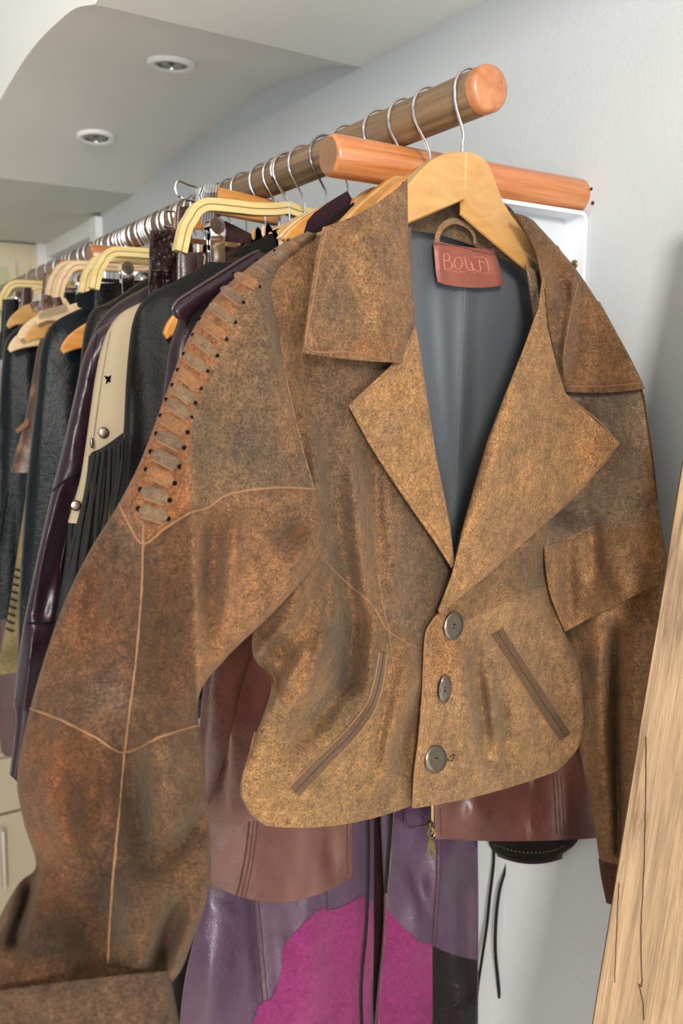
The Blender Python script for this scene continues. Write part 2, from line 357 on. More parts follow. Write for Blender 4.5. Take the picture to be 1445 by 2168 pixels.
def strip(surf, a, b, wd, lift=.002, m=0, mb=None, na=10, nb=5, cap=True):
    """raised rounded band lying on a surface from a to b, wd pixels wide"""
    ax, ay = a; bx, by = b; L = math.hypot(bx-ax, by-ay); ux, uy = (bx-ax)/L, (by-ay)/L; vx, vy = -uy, ux
    vs = []; fs = []
    for j in range(na+1):
        t = j/na; hw = wd/2*(math.sqrt(max(0.04, 1-(abs(2*t-1))**4)) if cap else 1)
        for i in range(nb+1):
            k = 2*i/nb-1; x = ax+ux*L*t+vx*hw*k; y = ay+uy*L*t+vy*hw*k
            h = lift*(1-k**6*.8)*(math.sin(math.pi*min(1, max(0, .06+t*.88)))**.35)
            vs.append(P(x, y, surf.d(x, y)-h-.0002))
    W_ = nb+1; o = len(vs)
    vs += [v+FW*.0022 for v in vs]
    for j in range(na):
        for i in range(nb): a_ = j*W_+i; fs += [(a_, a_+W_, a_+W_+1, a_+1), (o+a_, o+a_+1, o+a_+W_+1, o+a_+W_)]
        a_ = j*W_; fs.append((a_, o+a_, o+a_+W_, a_+W_)); a_ += nb; fs.append((a_, a_+W_, o+a_+W_, o+a_))
    for i in range(nb): fs.append((i, i+1, o+i+1, o+i)); a_ = na*W_+i; fs.append((a_, o+a_, o+a_+1, a_+1))
    mb.add(vs, fs, m)

# ================================================================== SETTING
def struct(name, mb, mats, **k): o = mb.build(name, mats, **k); o['kind'] = 'structure'; return o
ZS = 2.002; YA, YB = 1.30, 2.50; XB = .385; YW = 3.65
b = MB(); b.box((WX, -2.2, 0), (WX+.12, 2.85, 2.6)); struct('wall_right', b, M['wall'], smooth=False)
b = MB(); b.box((WX+.03, 2.85, 0), (WX+.15, YW+.1, 2.6)); struct('wall_right_end', b, M['wall'], smooth=False)
b = MB(); b.box((-2.6, YW, 0), (WX+.15, YW+.1, 2.6)); struct('wall_far', b, M['wall'], smooth=False)
b = MB(); b.box((-2.6, -2.2, -.05), (WX+.15, YW+.1, 0)); struct('floor', b, M['floor'], smooth=False)
# boxed soffit along the wall with an arched recess cut into it
b = MB()
b.box((XB, -2.2, ZS), (WX, YA, 2.6))
struct('ceiling_soffit', b, M['ceiling'], smooth=False)
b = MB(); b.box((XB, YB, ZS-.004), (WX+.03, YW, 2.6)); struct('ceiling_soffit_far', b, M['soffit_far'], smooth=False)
prof = [(1.30, 2.002), (1.40, 2.030), (1.508, 2.045), (1.63, 2.056), (1.757, 2.060), (1.89, 2.056), (2.02, 2.049), (2.13, 2.040), (2.248, 2.029), (2.38, 2.014), (2.50, 1.998)]
pr = cr(prof, 40); b = MB(); vs = []; fs = []
for (y, z) in pr: vs += [(XB, y, z), (WX, y, z), (XB, y, 2.6), (WX, y, 2.6)]
for i in range(40):
    a = i*4; fs += [(a, a+1, a+5, a+4), (a, a+4, a+6, a+2), (a+1, a+3, a+7, a+5), (a+2, a+6, a+7, a+3)]
b.add(vs, fs); struct('ceiling_vault', b, M['vault'], sharp=30)
b = MB(); b.box((-2.6, -2.2, 2.6), (WX+.15, YW+.1, 2.68)); struct('ceiling', b, M['ceiling'], smooth=False)
# white casing on the right wall near the far end, and what stands beyond it
b = MB(); b.box((WX-.022, 2.83, .0), (WX+.03, 2.90, 1.985)); struct('trim_1', b, M['white'], smooth=False)
b = MB(); b.box((WX+.004, 2.9, 1.945), (WX+.03, YW, 1.998)); b.box((WX+.012, 2.9, 1.90), (WX+.03, YW, 1.925)); struct('trim_2', b, M['white'], smooth=False)
b = MB(); b.box((WX-.03, YW-.03, 0), (WX+.03, YW, 1.998)); struct('trim_3', b, M['white'], smooth=False)
# far door
fx = [onz(0, 507, ZS).x, onz(77, 515, ZS).x]
ft = tag(bpy.data.objects.new('door_1', None), kind='structure'); COL.objects.link(ft); ft['org'] = (0, 0, 0)
b = MB(); b.box((-.25, YW-.025, 0), (WX-.03, YW, 1.99)); b.build('door_frame', M['cream'], ft, smooth=False)
p1 = ony(32, 552, YW-.03); b = MB(); b.box((-.15, YW-.045, .05), (p1.x, YW-.02, p1.z)); b.box((p1.x+.045, YW-.032, 0), (p1.x+.055, YW-.02, 1.99)); b.build('door_moulding', M['cream'], ft, smooth=False)
b = MB(); b.box((-.12, YW-.05, .1), (p1.x-.035, YW-.04, p1.z-.03)); b.build('door_panel', M['green'], ft, smooth=False)

# recessed spot lamps in the vault
def vz(y):
    for i in range(40):
        if pr[i][0] <= y <= pr[i+1][0]: t = (y-pr[i][0])/(pr[i+1][0]-pr[i][0]); return pr[i][1]+(pr[i+1][1]-pr[i][1])*t
for (px, py, lab) in ((363, 132, 'round white recessed spotlight in the arched ceiling, the nearer and larger of the two'),
                      (203, 288, 'small round white recessed spotlight in the arched ceiling, the farther of the two')):
    z = 2.05
    for _ in range(5): p = onz(px, py, z); z = vz(p.y)
    sl = (vz(p.y+.05)-vz(p.y-.05))/.1; nr = Vector((0, sl, -1)).normalized(); c = Vector((p.x, p.y, z))
    rt = empty('ceiling_spotlight', c, lab, 'spotlight', 'recessed spotlights in the vault'); ax = Vector((1, 0, 0)); ay = nr.cross(ax)
    def ring(r, h): return [c+ax*math.cos(t*math.pi/20)*r+ay*math.sin(t*math.pi/20)*r+nr*h for t in range(40)]
    def lathe(pf, name, m):
        b = MB(); vs = [v for (r, h) in pf for v in ring(r, h)]; fs = []
        for i in range(len(pf)-1):
            for k in range(40): fs.append((i*40+k, i*40+(k+1) % 40, (i+1)*40+(k+1) % 40, (i+1)*40+k))
        fs.append(tuple((len(pf)-1)*40+k for k in range(40))); b.add(vs, fs); b.build(name, M[m], rt)
    lathe([(.044, -.001), (.044, .005), (.041, .008), (.031, .007), (.029, .004), (.029, .0005)], 'trim_ring', 'white')
    lathe([(.0275, .001), (.0275, .006), (.0245, .0065), (.0235, .003)], 'inner_ring', 'lens')
    lathe([(.0225, .003), (.017, .0045), (.008, .003), (.003, .006)], 'lamp_glass', 'lens')
p = onz(393, 40, ZS); b = MB(); b.disc(p+Vector((0, 0, .001)), (0, 0, -1), .011, .0025)
tag(b.build('blanking_disc', M['white']), 'tiny round white cap on the near flat ceiling above the larger spotlight', 'ceiling cap')

# rail
b = MB(); n = 40; vs = []; Y0, Y1 = .652, 3.45
for (y, r) in ((Y0, .0), (Y0, RR-.0045), (Y0+.001, RR-.0022), (Y0+.004, RR)): vs.append((y, r))
rt = empty('clothes_rail', (RX, Y0, RZ), 'long round brown wooden clothes rail running along the white wall', 'clothes rail')
seg = 40
def cyl_y(y0, y1, r0, r1, m, mb):
    ys = [(y0, 0.0001), (y0, r0-.0045), (y0+.0012, r0-.0015), (y0+.005, r0), (y1, r1)]
    vs = []; fs = []
    for (y, r) in ys:
        for k in range(seg): vs.append((RX+math.cos(k*2*math.pi/seg)*r, y, RZ+math.sin(k*2*math.pi/seg)*r))
    for i in range(len(ys)-1):
        for k in range(seg): fs.append((i*seg+k, i*seg+(k+1) % seg, (i+1)*seg+(k+1) % seg, (i+1)*seg+k))
    mb.add(vs, fs, m)
b = MB(); cyl_y(Y0+.012, Y1, RR, RR, 0, b); b.build('rail_pole', M['rail'], rt, sharp=60)
b = MB(); cyl_y(Y0-.0005, Y0+.0125, RR+.0003, RR+.0003, 0, b); b.build('rail_end_face', M['rail_end'], rt, sharp=60)['label'] = 'bare orange end of the rail'
# support arms and brackets
AZ = RZ-.0432
def arm(y, x0, lab1, lab2, bracket=True):
    rt = empty('support_arm', (WX, y, AZ), lab1, 'support arm'); r = .0213; b = MB()
    xs = [(WX, r), (x0+.004, r), (x0+.001, r-.002), (x0, r-.004)]; vs = []; fs = []
    for (x, q) in xs:
        for k in range(seg): vs.append((x, y+math.cos(k*2*math.pi/seg)*q, AZ+math.sin(k*2*math.pi/seg)*q))
    for i in range(len(xs)-1):
        for k in range(seg): fs.append((i*seg+k, i*seg+(k+1) % seg, (i+1)*seg+(k+1) % seg, (i+1)*seg+k))
    b.add(vs, fs); b.add(vs[:seg], [tuple(range(seg))]); b.build('arm_pole', M['arm'], rt, sharp=60)
    b = MB(); b.add([(x0-.0002, y+math.cos(k*2*math.pi/seg)*(r-.0036), AZ+math.sin(k*2*math.pi/seg)*(r-.0036)) for k in range(seg)] + [(x0+.002, y+math.cos(k*2*math.pi/seg)*(r-.0036), AZ+math.sin(k*2*math.pi/seg)*(r-.0036)) for k in range(seg)],
        [tuple(range(seg))]+[(k, (k+1) % seg, seg+(k+1) % seg, seg+k) for k in range(seg)]); b.build('arm_end_face', M['arm_end'], rt)
    # bracket
    zt = AZ-r-.0005; rb = empty('shelf_bracket', (WX, y, zt-.08), lab2, 'bracket')
    hw = .021; xo, xi = WX-.001, x0+.10; R = .013; zb = zt-.155; pth = []
    pth += [(xi, zt)] + [(xo-R+R*math.sin(t), zt-R+R*math.cos(t)) for t in [i*math.pi/16 for i in range(9)]] + [(xo, zb)]
    th = .0045; inn = [(xi, zt-th)] + [(xo-R+(R-th)*math.sin(t), zt-R+(R-th)*math.cos(t)) for t in [i*math.pi/16 for i in range(9)]] + [(xo-th, zb)]
    m_ = len(pth); vs = [(x, y-hw, z) for x, z in pth]+[(x, y+hw, z) for x, z in pth]+[(x, y-hw, z) for x, z in inn]+[(x, y+hw, z) for x, z in inn]; fs = []
    for i in range(m_-1):
        fs += [(i, i+1, m_+i+1, m_+i), (2*m_+i, 3*m_+i, 3*m_+i+1, 2*m_+i+1), (i, 2*m_+i, 2*m_+i+1, i+1), (m_+i, m_+i+1, 3*m_+i+1, 3*m_+i)]
    fs += [(0, m_, 3*m_, 2*m_), (m_-1, 3*m_-1, 4*m_-1, 2*m_-1)]
    b = MB(); b.add(vs, fs); b.build('flange', M['white_metal'], rb, sharp=40)
    b = MB(); b.prism([(xi+.01, y+.012, zt-th), (xo-th, y+.012, zt-th), (xo-th, y+.012, zb), (xo-.06, y+.012, zb)], (0, .003, 0)); b.build('web_plate', M['grey_plate'], rb, smooth=False)
    b = MB(); b.disc((xo-th+.0005, y-.006, zt-.062), (-1, 0, 0), .0058, .0025, seg=16); b.box((xo-th-.0023, y-.0095, zt-.0627), (xo-th-.0018, y-.0025, zt-.0613), 1)
    b.box((xo-th-.0023, y-.0067, zt-.0655), (xo-th-.0018, y-.0053, zt-.0585), 1); b.build('screw', [M['brass'], M['darkgap']], rb)
arm(.797, .474, 'round orange varnished wooden arm carrying the near end of the rail', 'white metal wall bracket with a brass screw under the near wooden arm')
arm(1.69, .474, 'short orange end of the farther wooden arm below the rail, among the pale clip hangers', 'white bracket of the farther wooden arm behind the clip hangers')
wh = onx(1251, 400, WX); b = MB(); b.disc(wh+Vector((.001, 0, 0)), (-1, 0, 0), .0022, .0016, seg=10); wh2 = onx(1254, 430, WX); b.disc(wh2+Vector((.001, 0, 0)), (-1, 0, 0), .0026, .0016, seg=10)
tag(b.build('screw_holes', M['darkgap']), 'two tiny dark screw holes in the white wall right of the wooden arm', 'screw holes')

# leaning rough oak board at the right
T = P(1450, 955, .80); B_ = P(1252, 2185, .86); ax = (T-B_).normalized(); t0 = (B_.z-.001)/ax.z; B0 = B_-ax*t0; T0 = T+ax*.25
wdir = Vector((.62, -.78, 0)); wdir = (wdir-ax*wdir.dot(ax)).normalized(); tdir = wdir.cross(ax)
if tdir.dot(FW) < 0: tdir = -tdir
LB = (T0-B0).length; b = MB(); nz = 160; vs = []; fs = []; nx = 14; WB = .125; TB = .03
for j in range(nz+1):
    z = LB*j/nz
    e = .0012*noise.noise(Vector((z*9, 0, 0)))
    for i in range(nx+1):
        x = e+(WB-e)*i/nx; vs.append((x, -.0008*noise.noise(Vector((x*30, z*3, 1)))+(.0015 if i in (0, nx) else 0), z))
    for i in (1, 0): vs.append(((WB if i else e), TB, z))
W_ = nx+3
for j in range(nz):
    for i in range(W_): fs.append((j*W_+i, j*W_+(i+1) % W_, (j+1)*W_+(i+1) % W_, (j+1)*W_+i))
fs += [tuple(range(W_))[::-1], tuple(nz*W_+i for i in range(W_))]
me = bpy.data.meshes.new('oak_board'); me.from_pydata(vs, [], fs); me.materials.append(M['board'])
me.polygons.foreach_set('use_smooth', [True]*len(me.polygons)); me.set_sharp_from_angle(angle=.7)
bo = bpy.data.objects.new('oak_board', me); COL.objects.link(bo)
bo.matrix_world = Matrix(((wdir.x, tdir.x, ax.x, B0.x), (wdir.y, tdir.y, ax.y, B0.y), (wdir.z, tdir.z, ax.z, B0.z), (0, 0, 0, 1)))
tag(bo, 'tall rough light oak board leaning at the right edge in front of the brown sleeve', 'wooden board')
def board_crack(pts, r, mat):
    q = []
    for px, py in cr(pts, len(pts)*6):
        v = ray(px, py); t = (B0-CAM).dot(tdir)/v.dot(tdir); p = CAM+v*(t-.0002)
        inv = bo.matrix_world.inverted() @ p; q.append(inv+Vector((random.uniform(-.0003, .0003), 0, 0)))
    mb = MB(); mb.tube(q, r, 5); me = bpy.data.meshes.new('crack'); me.from_pydata([tuple(v) for v in mb.v], [], mb.f); me.materials.append(mat)
    o = bpy.data.objects.new('crack', me); COL.objects.link(o); o.parent = bo
bpy.context.view_layer.update()
board_crack([(1367, 1560), (1366, 1700), (1362, 1850), (1356, 1960), (1358, 2080), (1352, 2085), (1360, 2120), (1362, 2160)], .0005, M['seam_dark'])
board_crack([(1310, 1870), (1305, 1960), (1300, 2080)], .0004, M['seam_dark'])

# pale cabinet far left below
cb = empty('cabinet', (.45, 2.4, 0), 'blurred grey beige cabinet at the far left bottom beyond the clothes', 'cabinet')
b = MB(); b.box((.1, 2.25, 0.0), (WX-.03, 2.78, .50)); b.build('cabinet_body', M['olivegrey'], cb, smooth=False)
b = MB(); b.box((.12, 2.235, .345), (WX-.04, 2.25, .49)); b.build('drawer', M['olivegrey'], cb, smooth=False)
b = MB(); b.box((.12, 2.235, .02), (WX-.04, 2.25, .335)); dr = b.build('cabinet_door', M['olivegrey'], cb, smooth=False)
b = MB(); h0 = ony(6, 1760, 2.21); h1 = ony(10, 1880, 2.21); b.tube([h0+Vector((0, .025, 0)), h0, h1, h1+Vector((0, .025, 0))], .006); b.build('handle', M['steel'], dr)

# ================================================================== HANGERS
def hook_pts(y, x0=None, zt=None, yaw=0.0, neck=.052):
    """wire hook over the rail: returns world points, ends at the top of the hanger"""
    x0 = x0 or RX; zt = zt if zt is not None else RZ-.056; pts = []; rr = RR+.0026
    cz = RZ+.0005
    for i in range(19):
        a = math.radians(-28+i*(208/18.)); pts.append((math.cos(a)*rr, cz+math.sin(a)*rr))
    pts = pts[::1]
    xl, zl = pts[-1]
    f_ = min(1, (cz-zt)/.060); low = [(-rr*.93, cz-.010*f_), (-rr*.62, cz-.022*f_), (-rr*.25, cz-.034*f_), (-rr*.03, cz-.044*f_), (0, cz-.052*f_), (0, zt-.004)]
    pts = pts+low; out = []
    for x, z in pts: out.append(Vector((RX+x*math.cos(yaw)+(x0-RX)*(1 if z < cz-.04 else 0), y+x*math.sin(yaw), z)))
    sm = cr([tuple(p) for p in out], 60); return [Vector(p) for p in sm]
HOOKLABEL = 'chrome wire hook'
def wood_hanger(y, mat, label, half=.21, drop=.115, zpk=None, yaw=0., thick=.012, group=None, tipx=None, notch=True, zoff=0., stem=None, wd=.042):
    zpk = zpk or RZ-.056; root = empty('wooden_hanger', (RX, y, zpk), label, 'hanger', group)
    c, s = math.cos(yaw), math.sin(yaw)
    def loc(x, z, t=0): return Vector((RX+x*c-t*s, y+x*s+t*c, zpk+z))
    top = [(0, 0), (.018, -.001), (.035, -.005), (.055, -.013), (.08, -.024), (.12, -.043), (min(.16, half-.07 if half > .2 else .16), -.070), (half-.045*min(1, half/.2), -drop+.024), (half-.018, -drop+.006), (half-.005, -drop-.009), (half, -drop-.021)]
    kx = half/.2 if half < .15 else 1
    zs = (drop/.115); top = [(x*(kx if i < 7 else 1), z) for i, (x, z) in enumerate(top)]; top = cr([(x, z*(zs if i < 7 else 1)) for i, (x, z) in enumerate(top)], 30)
    kx0 = 1; k = (len(top)); bot = [(half-.004, -drop-.027), (half-.03*kx0, -drop-.018), (half-.08*kx0, -drop*.5-.050), (.05*kx0, -.066), (0, -wd)] if half >= .15 else [(half-.004, -drop-.027), (half*.75, -drop*.8-.030), (half*.4, -drop*.5-.036), (0, -wd)]
    bot = cr(bot, 16)
    if notch:
        top = [(x, z-(.008*math.exp(-((x-half*.72)/.006)**2))) for x, z in top]
    for sgn, nm in ((1, 'hanger_arm'), (-1, 'hanger_arm')):
        b = MB(); poly = [loc(sgn*x, z, -thick/2) for x, z in (top+bot)]
        if sgn < 0: poly = poly[::-1]
        b.prism(poly, loc(0, 0, thick)-loc(0, 0, 0), inset=.0022); b.build(nm, M[mat], root, sharp=35)
    b = MB(); b.tube(hook_pts(y, zt=zpk, yaw=yaw*.3), .00155, 8); b.build('hook', M['chrome'], root)
    return root
# ---- the front jacket's own hanger, turned on its hook
rt = empty('wooden_hanger', P(985, 325, .83), 'large varnished wooden coat hanger holding the brown suede jacket, nearest on the rail', 'hanger')
JD = Vector((math.cos(JA), math.sin(JA), 0))
def hp(px, py, b=0.): return P(px, py, J(px, py, b))
TH_ = .020
rp = [(985, 320), (1003, 324), (1018, 333), (1032, 348), (1043, 372), (1052, 398), (1062, 425), (1080, 455), (1104, 487), (1130, 523), (1150, 551), (1153, 560), (1149, 566), (1120, 540), (1070, 497), (1020, 453), (985, 422)]
lp = [(985, 320), (962, 320), (940, 325), (915, 339), (892, 360), (872, 384), (845, 410), (810, 445), (785, 485), (758, 540), (750, 575), (762, 580), (800, 520), (862, 475), (925, 448), (985, 422)]
for poly, ex in ((rp, JN*.007+Vector((0, 0, -.0135))), (lp[::-1], JN*.013+Vector((0, 0, -.001)))):
    b = MB(); b.prism([hp(x, y, .006) for x, y in poly], ex, inset=.0016); b.build('hanger_arm', M['hanger'], rt, sharp=35)
pk = hp(978, 322, 0)
hk = hook_pts(pk.y, yaw=.12, zt=pk.z); hk = [Vector((p.x+(pk.x-RX)*min(1, max(0, (RZ-.005-p.z)/.04)), p.y, p.z)) for p in hk]
b = MB(); b.tube(hk, .0017, 10); b.build('hook', M['chrome'], rt)

# ================================================================== FRONT SUEDE JACKET
jk = empty('suede_jacket', (.5, .64, 1.2), 'brown distressed suede jacket with wide lapels and laced sleeve, front of the rail', 'jacket')
DK = .69
def lerp3(a, b, t): return tuple(x+(y-x)*t for x, y in zip(a, b))
def sst(t): t = min(1, max(0, t)); return t*t*(3-2*t)
def dyefn(base, blots=(), rules=()):
    """base colour of the hide, stains (x, y, rx, ry, colour, strength), panels (signed distance function, colour)"""
    def f(x, y):
        c = base(x, y) if callable(base) else base
        for fn, col in rules: c = lerp3(c, col, sst(fn(x, y)/5+.5))
        for bx, by, rx, ry, col, st in blots:
            q = ((x-bx)/rx)**2+((y-by)/ry)**2+.7*noise.noise(Vector((x/45, y/45, bx)))
            if q < 4: c = lerp3(c, col, st*math.exp(-max(0, q)))
        return tuple(max(0, v)*DK for v in c)
    return f
GREY = (106, 86, 68); GREYD = (84, 66, 50); RUST = (150, 96, 58); ORNG = (174, 120, 74); TAN = (186, 138, 88)
SM = [M['suede'], M['suede_b'], M['suede_tan'], M['suede_light'], M['suede_rust'], M['suede_dark']]
def Jd(b): return lambda x, y: J(x, y, b)
# back, outer suede and grey lining
bl = [(690, 500), (640, 620), (640, 800), (655, 1000), (640, 1200), (590, 1400), (575, 1550), (560, 1650), (640, 1720)]
br = [(1180, 520), (1340, 780), (1372, 900), (1390, 1050), (1385, 1180), (1215, 1330), (1215, 1480), (1218, 1560), (1180, 1600)]
Surf(bl, br, Jd(-.040), 40, 50, front=-.008, folds=[(900, 700, 900, 1500, 60, -.008)], thick=.003).build('back_panel', M['dyed'], jk, dye=dyefn((120, 90, 62)))
ll = [(855, 478), (800, 560), (760, 700), (750, 850), (780, 1000), (850, 1150), (880, 1400), (880, 1600)]
lr = [(1135, 520), (1190, 620), (1210, 800), (1190, 950), (1160, 1100), (1100, 1250), (1080, 1400), (1080, 1600)]
lin_s = Surf(ll, lr, Jd(-.030), 60, 60, front=-.008, thick=.0015,
    folds=[(985, 600, 965, 1150, 14, .004), (905, 560, 940, 900, 22, -.0015), (1060, 620, 1020, 900, 40, -.0012), (930, 620, 955, 1000, 16, .003), (1010, 620, 1000, 1000, 12, -.001)])
lin_s.build('lining', M['lining'], jk)['label'] = 'smooth grey satin lining'
b = MB(); seam(b, lin_s, [(985, 600), (976, 760), (970, 900), (963, 1100)], .0007, .0008); seam(b, lin_s, [(920, 800), (935, 900), (948, 1000)], .0004, .0004); b.build('lining_seam', M['lining'], jk)
# back neck facing behind the hanger
nf = Surf([(850, 385), (852, 430), (858, 487)], [(1080, 440), (1120, 500), (1150, 600)], Jd(-.018), 30, 12, bow=[(10, -25), (5, 5), (-8, -25)], thick=.004, front=-.006)
nf.build('neck_facing', M['dyed'], jk, dye=dyefn((122, 96, 68)))
# hanging loop
b = MB(); lp_ = cr([(925, 512), (927, 496), (938, 478), (957, 468), (978, 472), (995, 484), (1003, 500), (1004, 514)], 24)
lo = [P(x, y, J(x, y, -.018)-.007-.004*math.sin(i/24*math.pi)) for i, (x, y) in enumerate(lp_)]
b.tube(lo, .0031, 8, flat=.45); b.build('hanging_loop', M['suede_b'], jk)
# maker label
lb = Surf([(917, 508), (919, 540), (922, 575), (926, 597), (932, 600)], [(1047, 526), (1052, 545), (1060, 575), (1066, 600), (1064, 604)], Jd(-.022), 30, 20, mode='lin', bow=[(0, 5), (0, 4), (0, 4), (0, 6), (0, 7)], thick=.0018, folds=[(1040, 530, 1060, 600, 14, .003), (925, 510, 930, 600, 12, .002)], rough=.0008, rs=40)
lo_ = lb.build('maker_label', M['label'], jk); lo_['label'] = 'reddish leather label embossed BOWA'
def cl(x, y): return 910+x/8.5, 500+y/8.5
marks = [[(245, 330), (250, 450), (262, 590)], [(245, 325), (310, 320), (350, 370), (330, 425), (262, 445)], [(270, 445), (350, 450), (395, 510), (380, 575), (320, 600), (262, 592)],
         [(600, 375), (628, 400), (640, 480), (660, 560), (700, 612), (765, 620), (755, 540), (745, 490), (712, 462)], [(765, 560), (790, 600), (830, 622), (905, 625), (892, 520), (880, 420)],
         [(790, 385), (880, 380), (960, 388), (1015, 430), (1040, 520), (1055, 632)], [(888, 455), (925, 460), (980, 492)]]
b = MB()
for st in marks: b.tube([lb.pt(*cl(x, y), .0003) for x, y in cr(st, 18)], .00065, 6)
b.tube([lb.pt(*cl(505+72*math.cos(t*math.pi/12), 487+108*math.sin(t*math.pi/12)), .0003) for t in range(24)], .00055, 6, closed=True)
b.build('embossed_lettering', M['label_mark'], lo_)
fc = bpy.data.curves.new('small_lettering', 'FONT'); fc.body = 'LEATHER COUTURE'; fc.size = 1; fo = bpy.data.objects.new('tmp', fc); COL.objects.link(fo)
dg = bpy.context.evaluated_depsgraph_get(); tm = fo.evaluated_get(dg).to_mesh(); wt = max(v.co.x for v in tm.vertices)
tv = []
for v in tm.vertices:
    u = v.co.x/wt; x, y = cl(258+u*830, 648+u*48-v.co.y*58); tv.append(lb.pt(x, y, .0005))
mk('small_lettering', tv, [tuple(p.vertices) for p in tm.polygons], M['label_mark'], lo_, smooth=False); bpy.data.objects.remove(fo)
b = MB(); stitches(b, lb, [(930, 517), (970, 522), (1010, 532), (1044, 540)], 4, .0004, lift=.0004); b.build('label_stitching', M['seam_dark'], lo_)

# left front (viewer's left)
LFf = [(785, 960, 810, 1240, 22, -.012), (745, 980, 775, 1280, 20, .009), (700, 1000, 735, 1330, 24, -.007), (745, 1300, 735, 1440, 24, -.014), (735, 1440, 640, 1560, 26, -.012), (690, 1330, 650, 1470, 16, .012), (790, 1330, 780, 1470, 18, .010), (820, 1480, 790, 1640, 14, -.008), (710, 1250, 715, 1350, 12, .006), (655, 900, 680, 1080, 16, .007), (850, 820, 890, 1000, 30, .007), (800, 1050, 830, 1330, 26, .006),
       (665, 1160, 605, 1330, 26, .012), (680, 1300, 600, 1530, 30, .010), (555, 1300, 600, 1400, 26, -.012), (600, 1470, 556, 1400, 13, -.012), (640, 1380, 575, 1500, 16, .009), (850, 1440, 800, 1640, 30, .009), (885, 1480, 850, 1620, 22, -.010),
       (860, 1380, 862, 1500, 22, .008), (650, 700, 665, 900, 40, -.004), (720, 1560, 600, 1640, 34, .004), (560, 1600, 700, 1720, 40, .006), (730, 1180, 760, 1330, 26, -.006), (540, 1390, 590, 1330, 14, .010)]
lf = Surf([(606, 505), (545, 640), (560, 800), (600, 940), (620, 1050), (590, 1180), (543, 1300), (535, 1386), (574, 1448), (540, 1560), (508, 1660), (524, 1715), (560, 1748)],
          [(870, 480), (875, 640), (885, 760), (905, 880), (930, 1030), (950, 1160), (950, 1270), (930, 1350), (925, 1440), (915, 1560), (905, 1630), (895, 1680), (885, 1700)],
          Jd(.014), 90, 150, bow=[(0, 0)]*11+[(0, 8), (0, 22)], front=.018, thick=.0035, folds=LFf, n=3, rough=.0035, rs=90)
def lfm(x, y):
    if x > 690 and y > 1190+(x-690)*.93 and y < 1700: return 0
    return 0 if y < 1150 else 3
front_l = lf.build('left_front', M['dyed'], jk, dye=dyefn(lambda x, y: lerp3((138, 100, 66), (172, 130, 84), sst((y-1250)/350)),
    [(700, 900, 50, 110, (120, 90, 66), .7), (720, 1330, 45, 120, GREY, .8), (740, 1430, 40, 60, GREYD, .7), (680, 1520, 90, 30, GREY, .5), (790, 1150, 24, 140, ORNG, .5), (650, 1330, 34, 110, ORNG, .6), (760, 1350, 26, 100, ORNG, .45), (850, 1500, 26, 120, ORNG, .5), (620, 1450, 26, 60, ORNG, .5), (700, 1010, 70, 120, GREY, .45), (560, 1350, 30, 40, ORNG, .5), (600, 700, 20, 160, ORNG, .5), (880, 1180, 40, 120, GREY, .4), (860, 1600, 30, 90, GREY, .4)],  # beside stains, grey paints shade into fold valleys and orange paints lit ridges
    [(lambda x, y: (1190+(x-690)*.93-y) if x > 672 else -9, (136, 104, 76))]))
# right front
RFf = [(1005, 1400, 1030, 1600, 16, -.012), (1060, 1470, 1075, 1620, 14, -.010), (1120, 1440, 1150, 1580, 14, -.006), (970, 1390, 990, 1520, 26, .006), (1030, 1420, 1065, 1590, 16, .005), (1100, 1400, 1160, 1600, 40, .006), (1180, 1350, 1225, 1480, 22, .008),
       (1140, 1180, 1180, 1330, 22, -.008), (930, 1600, 1000, 1690, 40, .004), (1060, 1280, 1150, 1240, 26, .004)]
rf = Surf([(1135, 1090), (1045, 1190), (960, 1262), (922, 1302), (899, 1345), (893, 1450), (884, 1560), (874, 1640), (871, 1712)],
          [(1160, 1095), (1158, 1190), (1172, 1270), (1190, 1330), (1222, 1395), (1231, 1460), (1234, 1530), (1222, 1585), (1180, 1632)],
          Jd(.030), 80, 110, bow=[(0, 0)]*7+[(0, 6), (0, 10)], front=.012, thick=.004, folds=RFf, n=3, rough=.003, rs=90)
rf.build('right_front', M['dyed'], jk, dye=dyefn((178, 136, 92), [(960, 1390, 50, 60, ORNG, .8), (930, 1340, 30, 60, ORNG, .7), (1040, 1500, 34, 90, GREY, .5), (1010, 1400, 30, 60, GREY, .4), (1120, 1230, 50, 60, GREY, .4), (1000, 1250, 60, 50, (150, 112, 74), .6), (1200, 1500, 26, 90, (150, 116, 80), .5), (1100, 1600, 120, 24, (186, 142, 88), .6)],
    [(lambda x, y: 1308-(x-1000)*.45-y, (150, 112, 74))]))
# right batwing upper
RU = [(1290, 900, 1330, 1100, 40, -.002), (1255, 1110, 1260, 1220, 16, -.008), (1200, 1150, 1205, 1300, 16, -.010), (1290, 1180, 1330, 1270, 30, .010), (1350, 1150, 1400, 1220, 40, .006)]
ru = Surf([(1110, 560), (1130, 700), (1140, 850), (1146, 1000), (1150, 1150), (1162, 1250), (1195, 1338)],
          [(1270, 640), (1335, 765), (1365, 860), (1383, 980), (1396, 1090), (1410, 1170), (1418, 1226)],
          lambda x, y: J(x, y, .006+.030*sst((y-1020)/160)), 60, 80, bow=[(0, 0)]*5+[(5, -2), (6, -6)], front=.012, thick=.0035, folds=RU, n=3, rough=.003)
ru.build('right_shoulder', M['dyed'], jk, dye=dyefn((172, 128, 88), [(1380, 1000, 16, 200, ORNG, .5), (1300, 1000, 50, 90, (120, 96, 76), .6), (1200, 1100, 50, 40, GREYD, .7), (1320, 1240, 60, 26, (160, 116, 74), .7), (1230, 880, 40, 30, GREYD, .6)],
    [(lambda x, y: min(1160-(x-1150)*.36+min(0, x-1250)*-.0-y+(max(0, x-1250)*.22), 99), (154, 130, 106))]))
